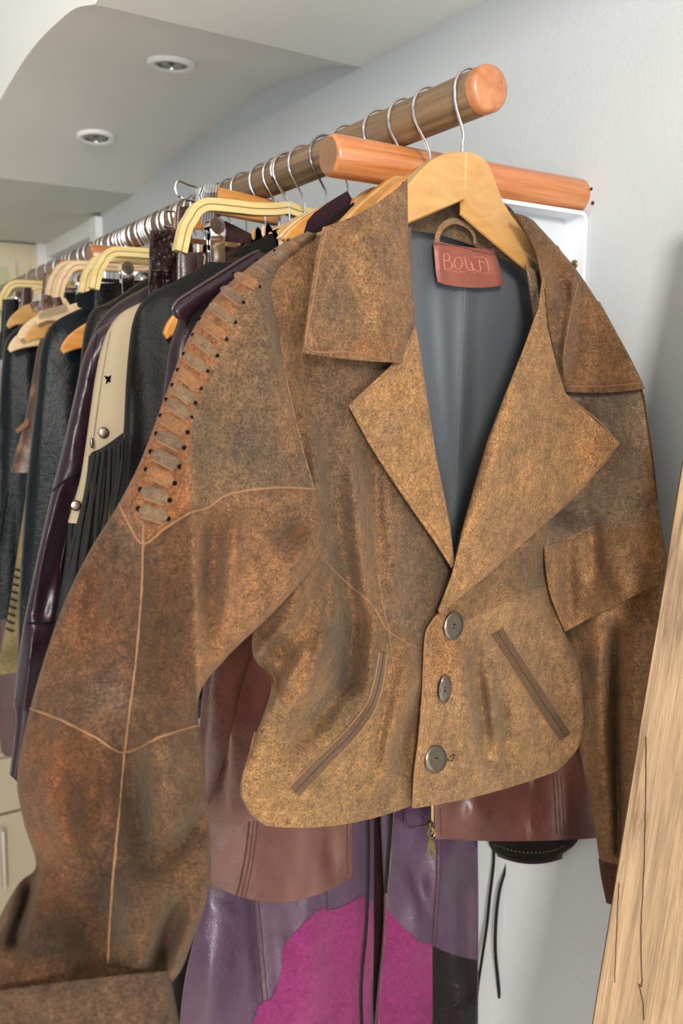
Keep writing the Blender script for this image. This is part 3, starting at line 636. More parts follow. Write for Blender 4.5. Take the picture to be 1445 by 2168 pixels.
# right sleeve hanging
RS = [(1300, 1330, 1310, 1800, 12, -.016), (1262, 1300, 1275, 1700, 20, .008), (1345, 1330, 1330, 1650, 22, .010), (1240, 1330, 1300, 1290, 22, .010), (1235, 1480, 1290, 1470, 12, .003)]
rs = Surf([(1190, 1240), (1204, 1300), (1202, 1400), (1212, 1500), (1234, 1630), (1256, 1740), (1268, 1822)],
          [(1400, 1180), (1398, 1260), (1392, 1400), (1382, 1540), (1366, 1660), (1350, 1760), (1336, 1836)],
          Jd(-.012), 50, 80, front=.016, back=.030, folds=RS, cosu=True, rough=.003)
rs.build('right_sleeve', M['dyed'], jk, dye=dyefn((188, 142, 98), [(1260, 1420, 26, 50, (120, 92, 72), .6), (1250, 1350, 30, 30, ORNG, .4)]))
rc = Surf([(1266, 1818), (1272, 1860), (1283, 1912)], [(1338, 1836), (1334, 1880), (1326, 1925)], Jd(-.012), 24, 14, front=.016, back=.026, cosu=True, rough=.001)
rc.build('right_cuff', M['dyed'], jk, dye=dyefn((104, 66, 44)))
LC = [(611, 511, 649, 546), (582, 532, 618, 561), (545, 553, 590, 584), (495, 580, 548, 606), (467, 608, 514, 639), (443, 643, 497, 681), (424, 677, 478, 717), (409, 710, 459, 752), (390, 750, 438, 784), (377, 784, 424, 821), (366, 816, 412, 852), (353, 847, 404, 883), (341, 881, 396, 914), (332, 919, 389, 947), (320, 957, 379, 987), (310, 995, 369, 1022), (298, 1037, 358, 1058), (294, 1078, 355, 1097)]
# left sleeve
SL = [(650, 490, .672), (590, 520, .660), (530, 563, .650), (472, 612, .640), (425, 670, .630), (385, 745, .622), (345, 850, .614), (300, 970, .606), (250, 1068, .600), (193, 1160, .596), (145, 1255, .590), (102, 1370, .584), (64, 1500, .578), (36, 1640, .570), (50, 1740, .563), (76, 1832, .556), (40, 1870, .548), (0, 1940, .540), (-40, 2040, .532), (-50, 2110, .526)]
SR = [(672, 496, .680), (602, 560, .672), (577, 610, .664), (585, 660, .662), (597, 740, .660), (608, 810, .660), (635, 930, .662), (668, 1035, .668), (690, 1125, .672), (658, 1205, .664), (580, 1295, .650), (480, 1392, .632), (421, 1475, .616), (430, 1600, .602), (441, 1720, .592), (447, 1820, .582), (438, 1905, .572), (408, 1990, .560), (385, 2050, .550), (360, 2085, .544)]
SF = [(405, 900, 404, 1100, 26, .004), (407, 1100, 416, 1450, 26, .005), (452, 1120, 445, 1360, 24, -.010), (500, 1100, 470, 1330, 20, .006), (150, 1480, 120, 1620, 30, .006), (200, 1620, 180, 1760, 30, -.006), (340, 1240, 345, 1440, 22, -.006), (210, 1180, 190, 1380, 26, -.006), (590, 1150, 650, 1120, 22, -.006), (560, 900, 610, 1010, 40, -.005), (440, 780, 520, 1000, 50, -.004), (540, 620, 600, 800, 24, .004),
      (268, 1560, 300, 1820, 34, -.012), (330, 1520, 380, 1760, 46, .008), (430, 1740, 330, 1830, 26, -.010), (170, 1850, 200, 2020, 60, -.014), (110, 1650, 180, 1900, 40, .008), (375, 1920, 335, 2050, 18, -.014), (400, 1960, 365, 2060, 14, .008), (280, 1860, 300, 2020, 40, .006),
      (70, 1840, 30, 1990, 16, -.016), (90, 1300, 150, 1420, 50, -.005), (300, 1180, 285, 1400, 14, .004), (690, 1090, 600, 1230, 22, .006), (35, 1900, -20, 2010, 14, .008)]
sl = Surf(SL, SR, None, 90, 190, front=.030, back=.040, cosu=True, folds=SF, n=2.3, rough=.004, rs=90)
def slm(x, y):
    if y < 1155-(abs(x-303))*.62 and x < 404 + max(0, (880-y))*.40 + (8 if y > 1000 else 0): return 4
    if y < 1036+max(0, (600-x))*.14+(x < 480)*(480-x)*.2 and x > 400: return 1
    if x > 408+(y-1100)*.03 and y < 1480: return 0
    if y > 1495+(x-62)*.45 and x < 262 or (x >= 262 and y > 1592-(x-262)*.36): return 5
    if x > 300-(y-1150)*.09: return 5
    return 1
def sd_v(x, y):   # above the V seam and left of the crease beside the laces
    return min(1155-abs(x-303)*(.86 if x < 303 else .66)-y, 404+max(0, 880-y)*.42-x)
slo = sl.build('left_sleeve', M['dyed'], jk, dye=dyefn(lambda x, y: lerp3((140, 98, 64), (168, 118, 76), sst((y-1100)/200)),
    [(560, 780, 60, 80, GREY, .5), (540, 940, 80, 70, GREY, .8), (440, 960, 40, 100, GREY, .6), (610, 860, 22, 160, ORNG, .5), (480, 700, 50, 60, ORNG, .4), (620, 1000, 40, 26, GREYD, .4), (450, 1200, 34, 120, (110, 76, 50), .6), (640, 1080, 50, 30, (122, 90, 66), .6), (520, 1330, 60, 60, (172, 118, 78), .6),
     (270, 1130, 40, 70, GREY, .6), (180, 1300, 60, 90, (128, 76, 42), .7), (230, 1480, 60, 60, GREY, .6), (120, 1640, 60, 70, (132, 76, 40), .7), (110, 1780, 60, 60, (130, 78, 38), .7), (240, 1880, 60, 120, (68, 48, 34), .8), (100, 2000, 90, 60, (64, 44, 30), .7), (350, 1650, 50, 90, (126, 94, 66), .7), (300, 1700, 20, 110, (66, 46, 32), .6), (330, 1950, 60, 60, (112, 78, 50), .6), (318, 1180, 16, 12, GREYD, .8), (400, 1840, 40, 30, (110, 74, 42), .5)]  # darkest streaks follow the fold valleys: shade painted in among the stains
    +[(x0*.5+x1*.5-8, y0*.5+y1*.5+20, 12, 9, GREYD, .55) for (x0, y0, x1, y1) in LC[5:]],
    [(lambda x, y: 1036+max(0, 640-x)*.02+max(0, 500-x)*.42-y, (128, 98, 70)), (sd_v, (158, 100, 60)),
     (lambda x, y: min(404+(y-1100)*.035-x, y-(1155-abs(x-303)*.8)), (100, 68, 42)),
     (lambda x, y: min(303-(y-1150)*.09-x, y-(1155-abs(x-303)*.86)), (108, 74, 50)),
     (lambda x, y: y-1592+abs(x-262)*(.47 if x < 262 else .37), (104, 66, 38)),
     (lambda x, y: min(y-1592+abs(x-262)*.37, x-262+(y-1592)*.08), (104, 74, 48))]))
cf = Surf([(-80, 2108, .522), (-78, 2150, .520), (-70, 2240, .517)], [(358, 2056, .540), (369, 2110, .538), (390, 2230, .534)], None, 60, 24, bow=[(40, -8), (30, -4), (20, 0)], front=.036, back=.055, cosu=True, rough=.003, folds=[(60, 2160, 90, 2200, 30, -.004)])
cf.build('left_cuff', M['dyed'], jk, dye=dyefn((92, 66, 46), [(200, 2150, 90, 40, (104, 76, 54), .5)]))
# laces down the sleeve
for i, (x0, y0, x1, y1) in enumerate(LC):
    b = MB(); wd = 19+i*.62; strip(sl, (x0, y0), (x1, y1), wd, .0017, 0, b)
    for (hx, hy) in ((x0-1, y0-1), (x1+1, y1+1)):
        q = sl.pt(hx, hy, .0006); b.disc(q, -ray(hx, hy), .0012+.00004*i, .0006, 1, 10)
    # raised tan edge under the band
    L = math.hypot(x1-x0, y1-y0); ox, oy = -(y1-y0)/L*wd*.5, (x1-x0)/L*wd*.5
    b.tube([sl.pt(x0+(x1-x0)*t+ox, y0+(y1-y0)*t+oy, .0007) for t in (.1, .3, .5, .7, .9)], .00055, 5, 2)
    b.build('lace', [M['suede_lace'] if i % 3 else M['suede_rust'], M['black'], M['seam']], jk)
# seams
def jseam(surf, pts, name='seam', r=.0008, mat='seam', parent=jk):
    b = MB(); seam(b, surf, pts, r); return b.build(name, M[mat], parent)
jseam(sl, [(252, 1068), (270, 1105), (302, 1152), (350, 1118), (403, 1085)])
jseam(sl, [(303, 1110), (300, 1240), (287, 1400), (264, 1590), (250, 1740), (236, 1900), (228, 2040)])
jseam(sl, [(64, 1500), (130, 1525), (200, 1560), (262, 1593), (340, 1560), (420, 1535)])
jseam(sl, [(405, 1083), (440, 1075), (480, 1048), (540, 1036), (600, 1032), (667, 1036)], r=.0009)
jseam(sl, [(586, 650), (604, 790), (635, 930), (663, 1033)], r=.0006)
jseam(lf, [(690, 1190), (735, 1235), (785, 1278), (822, 1336), (880, 1370)])
jseam(lf, [(800, 1215), (812, 1290), (822, 1336), (836, 1440)], r=.0006)
jseam(rf, [(1000, 1308), (1040, 1282), (1090, 1262), (1155, 1240)])
jseam(ru, [(1151, 1160), (1200, 1142), (1250, 1118), (1300, 1108), (1395, 1098)], r=.0009)
jseam(ru, [(1170, 1165), (1172, 1240), (1182, 1300), (1205, 1332)])
jseam(rs, [(1232, 1478), (1262, 1480), (1290, 1472), (1310, 1470), (1365, 1480)], r=.0008)
jseam(rf, [(924, 1302), (901, 1346), (895, 1450), (887, 1560), (877, 1640), (874, 1708)], 'front_edge', .0012)
jseam(rf, [(936, 1306), (912, 1350), (905, 1450), (897, 1560), (888, 1640), (886, 1700)], r=.0006)
jseam(lf, [(512, 1655), (527, 1600), (540, 1550)], r=.0008)

# collars and lapels
lc = Surf([(683, 481), (668, 545), (654, 640), (640, 747)], [(862, 378), (864, 520), (878, 660), (850, 768)], Jd(.046), 50, 60, mode='lin', bow=[(5, 12), (-4, 8), (-6, 6), (0, 4)], thick=.0055, front=.006, n=2.6, rough=.003, folds=[(800, 460, 830, 700, 50, .006), (690, 560, 670, 740, 30, -.003)])
lc.build('left_collar', M['dyed'], jk, dye=dyefn((152, 112, 76), [(710, 640, 40, 70, GREY, .7), (700, 720, 60, 20, ORNG, .3), (780, 740, 60, 24, (168, 112, 66), .6), (720, 500, 30, 30, ORNG, .3), (820, 560, 20, 120, (132, 98, 72), .5)]))
ll_ = Surf([(866, 716), (824, 776), (737, 858), (778, 935), (825, 1010), (872, 1080), (918, 1145), (955, 1204)], [(880, 690), (890, 745), (900, 815), (912, 895), (923, 965), (938, 1040), (952, 1110), (962, 1190)],
           Jd(.038), 40, 90, mode='lin', thick=.0055, front=.005, n=2.6, rough=.003)
LAP = dyefn((186, 138, 90), [(820, 900, 40, 40, (160, 124, 88), .6), (1080, 1090, 60, 50, (160, 122, 84), .6), (1200, 880, 60, 60, ORNG, .4), (1180, 900, 12, 8, GREY, .5), (1150, 700, 30, 60, (166, 124, 84), .5), (900, 1080, 30, 60, (190, 136, 80), .5), (1260, 950, 30, 20, ORNG, .4)])
ll_.build('left_lapel', M['dyed'], jk, dye=LAP)
jseam(ll_, [(832, 782), (752, 860), (786, 928), (835, 1005), (880, 1072), (925, 1135), (955, 1190)], r=.0007)
jseam(lc, [(690, 490), (676, 550), (662, 640), (651, 736), (740, 746), (820, 762)], 'collar_stitching', .0007)
# right collar: roll from the neck to its square end
rcl = Surf([(1085, 452), (1132, 540), (1150, 640), (1170, 745), (1196, 829)], [(1130, 468), (1215, 565), (1283, 668), (1336, 762), (1365, 823)], Jd(.024), 50, 70, mode='cr', thick=.0055, front=.016, n=2.4, rough=.003, folds=[(1215, 600, 1190, 800, 12, .010), (1170, 560, 1200, 640, 20, -.008), (1270, 700, 1290, 800, 50, -.004)], bow=[(0, -4), (4, -4), (0, 0), (0, 2), (0, 5)])
rcl.build('right_collar', M['dyed'], jk, dye=dyefn((142, 102, 68), [(1180, 720, 16, 60, GREY, .6), (1130, 500, 30, 40, (112, 84, 58), .6), (1290, 790, 60, 20, ORNG, .4)]))
rl = Surf([(1146, 585), (1138, 650), (1106, 740), (1066, 840), (1032, 930), (1000, 1040), (975, 1130), (955, 1215), (926, 1292)], [(1152, 590), (1158, 690), (1176, 765), (1196, 832), (1312, 938), (1225, 1046), (1130, 1130), (1035, 1215), (932, 1300)],
          Jd(.044), 60, 110, mode='lin', thick=.0055, front=.008, n=2.6, rough=.003, folds=[(1090, 850, 1000, 1130, 30, .007), (1150, 760, 1200, 900, 40, -.003)])
rl.build('right_lapel', M['dyed'], jk, dye=LAP)
jseam(rl, [(1152, 610), (1160, 690), (1178, 765), (1198, 830)], 'gorge_seam', .0008, 'seam_dark')
jseam(rl, [(1205, 842), (1300, 938), (1216, 1040), (1122, 1122), (1026, 1207), (935, 1290)], r=.0008)
jseam(rcl, [(1222, 600), (1205, 680), (1192, 760), (1200, 818)], r=.0007)
jseam(rcl, [(1202, 818), (1270, 818), (1355, 812)], 'collar_stitching', .0008)
# pocket welts
def welt(surf, pts, wd, name):
    q = cr(pts, 24); mb = MB(); vs = []; fs = []
    for i, (x, y) in enumerate(q):
        a, c = q[max(0, i-1)], q[min(24, i+1)]; L = math.hypot(c[0]-a[0], c[1]-a[1]); nx_, ny_ = -(c[1]-a[1])/L, (c[0]-a[0])/L
        ww = wd if not isinstance(wd, tuple) else wd[0]+(wd[1]-wd[0])*i/24
        for k in (-1, -.92, -.1, 0, .1, .92, 1):
            h = .0022 if abs(k) not in (0, 1) else (.0002 if k == 0 else -.0005)
            X, Y = x+nx_*ww*.5*k, y+ny_*ww*.5*k; vs.append(P(X, Y, surf.d(X, Y)-h))
    for i in range(24):
        for k in range(6): fs.append((i*7+k, (i+1)*7+k, (i+1)*7+k+1, i*7+k+1))
    fs.append(tuple(range(7))); fs.append(tuple(24*7+k for k in range(7))[::-1])
    mb.add(vs, fs, 0); 
    mb.tube([P(x, y, surf.d(x, y)-.0008) for x, y in q], .0008, 6, 1)
    for sg in (-1, 1):
        e = []
        for i, (x, y) in enumerate(q):
            a, c = q[max(0, i-1)], q[min(24, i+1)]; L = math.hypot(c[0]-a[0], c[1]-a[1]); ww = wd if not isinstance(wd, tuple) else wd[0]+(wd[1]-wd[0])*i/24
            e.append(surf.pt(x-(c[1]-a[1])/L*ww*.54*sg, y+(c[0]-a[0])/L*ww*.54*sg, .0012))
        mb.tube(e, .0009, 6, 2)
    mb.build(name, [M['suede_dark'], M['seam_dark'], M['seam']], jk, sharp=30)
welt(lf, [(623, 1676), (680, 1616), (740, 1556), (782, 1500), (800, 1448), (811, 1382)], (29, 15), 'pocket_welt')
welt(rf, [(1052, 1338), (1098, 1410), (1150, 1490), (1196, 1560)], 29, 'pocket_welt')
# buttons
for (x, y, rx_, ry_, tilt) in ((957, 1325, .0105, .0142, .25), (939, 1458, .0070, .0140, .1), (920, 1607, .0118, .0135, .25)):
    e_ = 24; nrm = (rf.pt(x+e_, y)-rf.pt(x-e_, y)).cross(rf.pt(x, y-e_)-rf.pt(x, y+e_)).normalized()
    if nrm.dot(FW) > 0: nrm = -nrm
    nrm = (nrm*.5-ray(x, y).normalized()*.5).normalized(); c = rf.pt(x, y, .0050); upv = (UP+RT*tilt).normalized()
    b = MB(); b.disc(c, nrm, ry_, .0038, 0, 32, up=upv, ry=rx_); 
    for s_ in (-.0016, .0016): b.disc(c+nrm*.0038+upv*s_, nrm, .0009, .0002, 1, 8)
    b.tube([P(x-26 if x > 930 else x+22, y+(12 if x > 930 else -2), rf.d(x, y)-.001), P(x, y, rf.d(x, y)-.002), P(x+6, y, rf.d(x, y)-.001)], .0012, 6, 1)
    b.build('button', [M['button'], M['black']], jk)
b = MB(); stitches(b, rf, [(952, 1602), (962, 1598), (956, 1610), (944, 1608)], 6, .0009); b.build('buttonhole', M['seam_dark'], jk)
b = MB(); strip(ll_, (830, 780), (868, 722), 8, .0012, 0, b); strip(ll_, (846, 786), (880, 735), 6, .0010, 0, b); b.build('notch_fold', M['seam'], jk)

# ================================================================== MAHOGANY JACKET behind
mj = empty('leather_jacket', (.45, .77, 1.0), 'reddish brown glossy leather jacket right behind the brown suede jacket, hem showing', 'jacket')
D1 = dy(.785)
ml = Surf([(470, 1200), (455, 1330), (440, 1480), (430, 1600), (428, 1700), (432, 1800), (440, 1868)], [(740, 1200), (740, 1400), (744, 1550), (748, 1650), (748, 1740), (747, 1800), (746, 1856)], D1, 60, 80,
          bow=[(0, 0)]*5+[(0, 18), (0, 48)], front=.02, back=.02, n=3, rough=.006, rs=70, cosu=True, folds=[(500, 1400, 480, 1700, 30, .008), (650, 1750, 620, 1880, 60, -.004), (700, 1760, 705, 1850, 18, -.004)])
ml.build('left_front', M['mahogany'], mj)
mr = Surf([(915, 1300), (916, 1500), (917, 1650), (918, 1740), (919, 1776)], [(1235, 1300), (1245, 1450), (1255, 1600), (1262, 1720), (1268, 1774)], lambda x, y: min(dy(.80)(x, y), (WX-.03)/ray(x, y).x), 50, 60, front=.012, back=.02, n=3, bow=[(0, 0)]*4+[(0, 6)], rough=.006, rs=70, cosu=True,
          folds=[(1010, 1690, 1000, 1750, 24, .006), (1195, 1640, 1200, 1770, 20, -.006)])
mr.build('right_front', M['mahogany'], mj)
for o_ in (0, 9, 17): jseam(ml, [(528+o_, 1740), (518+o_*1.05, 1820), (500+o_*1.1, 1902)], 'seam', .0006 if o_ else .0011, 'seam_dark', mj)
jseam(ml, [(735, 1740), (735, 1850)], 'seam', .0007, 'seam_dark', mj)
for o_ in (0, 8, 16): jseam(mr, [(1170+o_, 1640), (1174+o_, 1700), (1178+o_, 1766)], 'seam', .0006 if o_ else .0010, 'seam_dark', mj)
jseam(mr, [(932, 1712), (933, 1768)], 'seam', .0006, 'seam_dark', mj)
# its sleeve, left (beside the suede sleeve)
ms = Surf([(500, 1180), (470, 1300), (435, 1420), (420, 1560), (418, 1650), (425, 1720)], [(600, 1180), (575, 1300), (520, 1420), (495, 1530), (470, 1620), (445, 1700)], dy(.755), 30, 50, front=.015, back=.02, rough=.004, cosu=True)
ms.build('left_sleeve', M['mahogany'], mj)
zp = empty('zipper', mr.pt(910, 1740), 'zip', 'zip'); 
for k in ('label', 'category'): del zp[k]
zp.parent = mj; zp.location = Vector(zp.location)-Vector(mj['org']); zp['org'] = zp['org']
b = MB()
for i in range(26): 
    y = 1706+i*2.4; b.add(*(lambda q: ([q+RT*a_*.0016+UP*b_*.00035+FW*c_ for a_ in (-1, 1) for b_ in (-1, 1) for c_ in (0, .001)], [(0, 1, 3, 2), (4, 6, 7, 5), (0, 2, 6, 4), (1, 5, 7, 3), (0, 4, 5, 1), (2, 3, 7, 6)]))(P(915, y, D1(915, y)-.018)))
b.tube([P(916, 1700, D1(916, 1700)-.0165), P(916, 1775, D1(916, 1775)-.0165)], .0016, 6, 1)
b.build('zip_teeth', [M['brass'], M['black']], mj)
bpy.data.objects.remove(zp)
def zpt(x, y, l=.022): return P(x, y, D1(x, y)-l)
b = MB(); c = [(904, 1740), (912, 1738), (919, 1744), (918, 1752), (905, 1750)]
b.prism([zpt(x, y) for x, y in c], FW*.004, inset=.0008)
b.tube([zpt(908, 1742, .024), zpt(911, 1752, .0245), zpt(914, 1761, .024)], .0012, 8)
b.tube([zpt(907+6*1+7*math.cos(t*math.pi/8), 1762+11*math.sin(t*math.pi/8), .023) for t in range(16)], .0010, 7, closed=True)
b.prism([zpt(x, y) for x, y in ((907, 1771), (918, 1771), (916, 1781), (906, 1781))], FW*.002, inset=.0004)
hv = [(906, 1781), (917, 1781), (921, 1798), (922, 1806), (918, 1813), (911, 1814), (905, 1809), (903, 1800)]
ho = [(912+4*math.cos(t*math.pi/8), 1804+5*math.sin(t*math.pi/8)) for t in range(16)]
ou = cr(hv+[hv[0]], 16)[:16]; vs = [zpt(x, y) for x, y in ou]
# ring plate with a hole
import itertools
def nearest(h): return min(range(16), key=lambda i: (ou[i][0]-h[0])**2+(ou[i][1]-h[1])**2)
ang = lambda q: math.atan2(q[1]-1804, q[0]-912)
ou = sorted(ou, key=ang); ho = sorted(ho, key=ang); o3 = [zpt(x, y) for x, y in ou]; h3 = [zpt(x, y) for x, y in ho]
vs = o3+h3+[p+FW*.0018 for p in o3]+[p+FW*.0018 for p in h3]; fs = []
for i in range(16):
    j = (i+1) % 16; fs += [(i, j, 16+j, 16+i), (32+i, 48+i, 48+j, 32+j), (i, 32+i, 32+j, j), (16+i, 16+j, 48+j, 48+i)]
b.add(vs, fs); b.build('zip_pull', M['brass'], mj)

# ================================================================== PURPLE COAT
pc = empty('leather_coat', (.5, .86, .8), 'long purple leather coat with magenta suede insets, hanging below the mahogany hem', 'coat')
D2 = dy(.865)
coatf = [(560, 1900, 600, 2100, 40, -.008), (470, 1950, 440, 2168, 40, .010), (660, 1900, 640, 2168, 40, .006), (950, 1800, 880, 2000, 34, .008), (980, 1800, 985, 2100, 22, -.008), (880, 1850, 920, 1980, 20, -.006), (540, 1900, 555, 2150, 14, -.004)]
cl_ = Surf([(470, 1400), (455, 1600), (445, 1780), (432, 1880), (410, 1985), (388, 2090), (375, 2230)], [(790, 1400), (792, 1600), (792, 1780), (792, 1880), (792, 1985), (790, 2090), (788, 2230)], D2, 80, 110, front=.018, back=.02, n=3, rough=.006, rs=80, cosu=True, folds=coatf)
def magl(x, y):
    pts = [(530, 2190), (545, 2130), (572, 2115), (592, 2060), (598, 2005), (640, 1960), (675, 1925), (700, 1925), (735, 1915), (765, 1898), (800, 1898)]
    if x < 530: return 0
    for i in range(len(pts)-1):
        if pts[i][0] <= x <= pts[i+1][0]:
            t = (x-pts[i][0])/(pts[i+1][0]-pts[i][0]+1e-6); return 1 if y > pts[i][1]+(pts[i+1][1]-pts[i][1])*t else 0
    return 1 if y > 1898 else 0
cl_.build('left_front', M['plumcoat'], pc)
def onto(srf, lift): return lambda x, y: srf.d(x, y)-lift
mgl = Surf([(765, 1896), (735, 1914), (703, 1926), (676, 1926), (640, 1958), (600, 2005), (594, 2060), (574, 2112), (548, 2128), (532, 2180), (520, 2228)], [(788, 1905), (789, 1925), (789, 1950), (789, 1975), (789, 2000), (789, 2040), (789, 2080), (789, 2120), (789, 2150), (789, 2190), (789, 2228)], onto(cl_, .0008), 40, 90, thick=.0016, rough=.0)
mgl.build('suede_inset', M['magenta'], pc)['label'] = 'magenta suede inset with a wavy raw edge'
cr_ = Surf([(800, 1400), (800, 1600), (806, 1760), (812, 1900), (808, 2000), (798, 2100), (788, 2230)], [(1000, 1400), (1005, 1600), (1010, 1760), (1012, 1880), (1012, 2000), (1012, 2100), (1012, 2230)], dy(.88), 60, 110, front=.018, back=.02, n=3, rough=.006, rs=80, cosu=True, folds=coatf)
def magr(x, y):
    if x > 915: return 2 if y > 1998+(x-915)*.33 else 0
    pts = [(780, 1905), (812, 1925), (850, 1960), (880, 1990), (900, 1992), (916, 2002)]
    for i in range(len(pts)-1):
        if pts[i][0] <= x <= pts[i+1][0]:
            t = (x-pts[i][0])/(pts[i+1][0]-pts[i][0]); return 1 if y > pts[i][1]+(pts[i+1][1]-pts[i][1])*t else 0
    return 0
cr_.build('right_front', M['plumcoat'], pc)
mgr = Surf([(812, 1924), (812, 1950), (811, 2000), (806, 2060), (798, 2120), (790, 2228)], [(826, 1934), (852, 1962), (880, 1990), (914, 2001), (915, 2100), (914, 2228)], onto(cr_, .0008), 30, 70, mode='lin', thick=.0016)
mgr.build('suede_inset', M['magenta'], pc)['label'] = 'magenta suede inset with a wavy raw edge'
bpn = Surf([(916, 2003), (916, 2100), (916, 2228)], [(1009, 2034), (1010, 2120), (1010, 2228)], onto(cr_, .0008), 24, 40, mode='lin', thick=.0016, bow=[(0, 4), (0, 0), (0, 0)])
bpn.build('leather_inset', M['brownblack'], pc)['label'] = 'glossy brown black leather inset'
b = MB(); bk = Surf([(760, 1400), (760, 1800), (750, 2230)], [(850, 1400), (850, 1800), (850, 2230)], dy(.93), 12, 20, thick=.004); bk.build('inner_facing', M['maroon_l'], pc)
for pts_, r_ in (([(536, 1890), (541, 1960), (549, 2050), (556, 2125)], .0011), ([(546, 1890), (552, 1960), (560, 2050), (566, 2118)], .0007), ([(690, 1880), (693, 1928)], .0012), ([(781, 1745), (779, 1900)], .0006)): jseam(cl_, pts_, 'seam', r_, 'seam_dark', pc)
for pts_, r_ in (([(925, 1775), (922, 1880), (914, 2005)], .0011), ([(934, 1778), (931, 1880), (922, 2003)], .0007)): jseam(cr_, pts_, 'seam', r_, 'seam_dark', pc)
fl = Surf([(856, 1600), (856, 1680), (855, 1757)], [(912, 1600), (912, 1680), (911, 1752)], dy(.855), 16, 20, thick=.004, rough=.001); fl.build('front_flap', M['plumcoat'], pc)
b = MB(); seam(b, fl, [(862, 1690), (863, 1748), (908, 1744)], .0006, .0008); b.build('flap_stitching', M['seam_dark'], pc)
# thin lacing cords hanging down the coat front
def cord(pts, y, r, mat, label, grp=None, flat=.5, lift=0, par=None):
    q = cr(pts, 40); b = MB(); b.tube([ony(x, yy, y-lift) for x, yy in q], r, 8, 0, flat=flat)
    o = b.build('tie', M[mat] if isinstance(mat, str) else mat, par or pc); o['label'] = label; return o
cord([(776, 1650), (779, 1760), (779, 1850), (775, 1960), (766, 2060), (764, 2130), (768, 2230)], .83, .0026, M['black_l'], 'black leather cord hanging straight down the middle of the purple coat', 'cords over the purple coat')
cord([(827, 1650), (826, 1740), (820, 1830), (816, 1890)], .83, .0034, M['black_l'], 'short wide black cord right of centre on the purple coat', 'cords over the purple coat')
cord([(832, 1650), (833, 1740), (826, 1830), (820, 1890), (814, 1990), (806, 2090), (799, 2230)], .822, .0009, M['distress'], 'thin pale cord edge hanging beside the black cord on the purple coat', 'cords over the purple coat')

# black garment and plum cuff at right, behind mahogany hem
bs = empty('black_garment', (.8, .92, 1.0), 'black suede garment hem with stitched edge peeking below the mahogany jacket at right', 'garment')
gs_ = Surf([(1030, 1600), (1031, 1700), (1034, 1785), (1050, 1806)], [(1215, 1600), (1222, 1700), (1224, 1775), (1190, 1808)], lambda x, y: min(dy(.90)(x, y), .822/ray(x, y).x), 30, 24, front=.01, back=.012, n=3, bow=[(0, 0), (0, 0), (0, 8), (0, 16)], cosu=True); gs_.build('hem', M['black_s'], bs)
b = MB(); stitches(b, gs_, [(1045, 1788), (1100, 1804), (1160, 1803), (1195, 1790)], 7, .0005); b.build('hem_stitching', M['seam'], bs)
pcf = Surf([(1048, 1700), (1049, 1790), (1052, 1813)], [(1188, 1700), (1190, 1790), (1190, 1818)], lambda x, y: min(dy(.94)(x, y), .825/ray(x, y).x), 24, 16, front=.01, back=.012, n=3, bow=[(0, 0), (0, 4), (0, 14)], cosu=True)
o = pcf.build('leather_hem', M['plum_l']); tag(o, 'dark plum leather hem below the black hem at right of the purple coat', 'garment')
cord([(1045, 1780), (1044, 1830), (1036, 1900), (1030, 1960), (1018, 2040), (1010, 2100), (1000, 2230)], .895, .0030, M['black_l'], 'black leather tie falling across the right edge of the purple coat', None, par=bs)
cord([(1076, 1780), (1072, 1830), (1058, 1880), (1050, 1940), (1048, 2010), (1053, 2070), (1057, 2112)], .875, .0033, M['black_l'], 'shorter black leather tie hanging free against the white wall', None, par=bs)
dk = Surf([(985, 1500), (990, 1800), (992, 2230)], [(1014, 1500), (1016, 1800), (1021, 2230)], dy(.97), 14, 24, front=.02, back=.02, rough=.003, cosu=True); o = dk.build('black_coat', M['black_l']); tag(o, 'edge of a long black leather coat behind the right edge of the purple coat', 'coat')
dg_ = Surf([(380, 1700), (372, 1850), (360, 2000), (345, 2120), (340, 2230)], [(450, 1700), (440, 1850), (430, 2000), (415, 2110), (400, 2230)], dy(.93), 20, 40, front=.02, back=.02, rough=.004, cosu=True)
o = dg_.build('grey_garment', M['black_s']); tag(o, 'charcoal grey garment between the brown sleeve and the purple coat', 'garment')
dm = Surf([(480, 1150), (495, 1300), (520, 1400), (515, 1550), (505, 1650)], [(640, 1150), (620, 1300), (600, 1400), (600, 1550), (600, 1680)], dy(.93), 20, 40, front=.02, back=.02, rough=.004, cosu=True)
o = dm.build('black_garment', M['black_l']); tag(o, 'black leather garment in the gap under the arm of the suede jacket', 'garment')

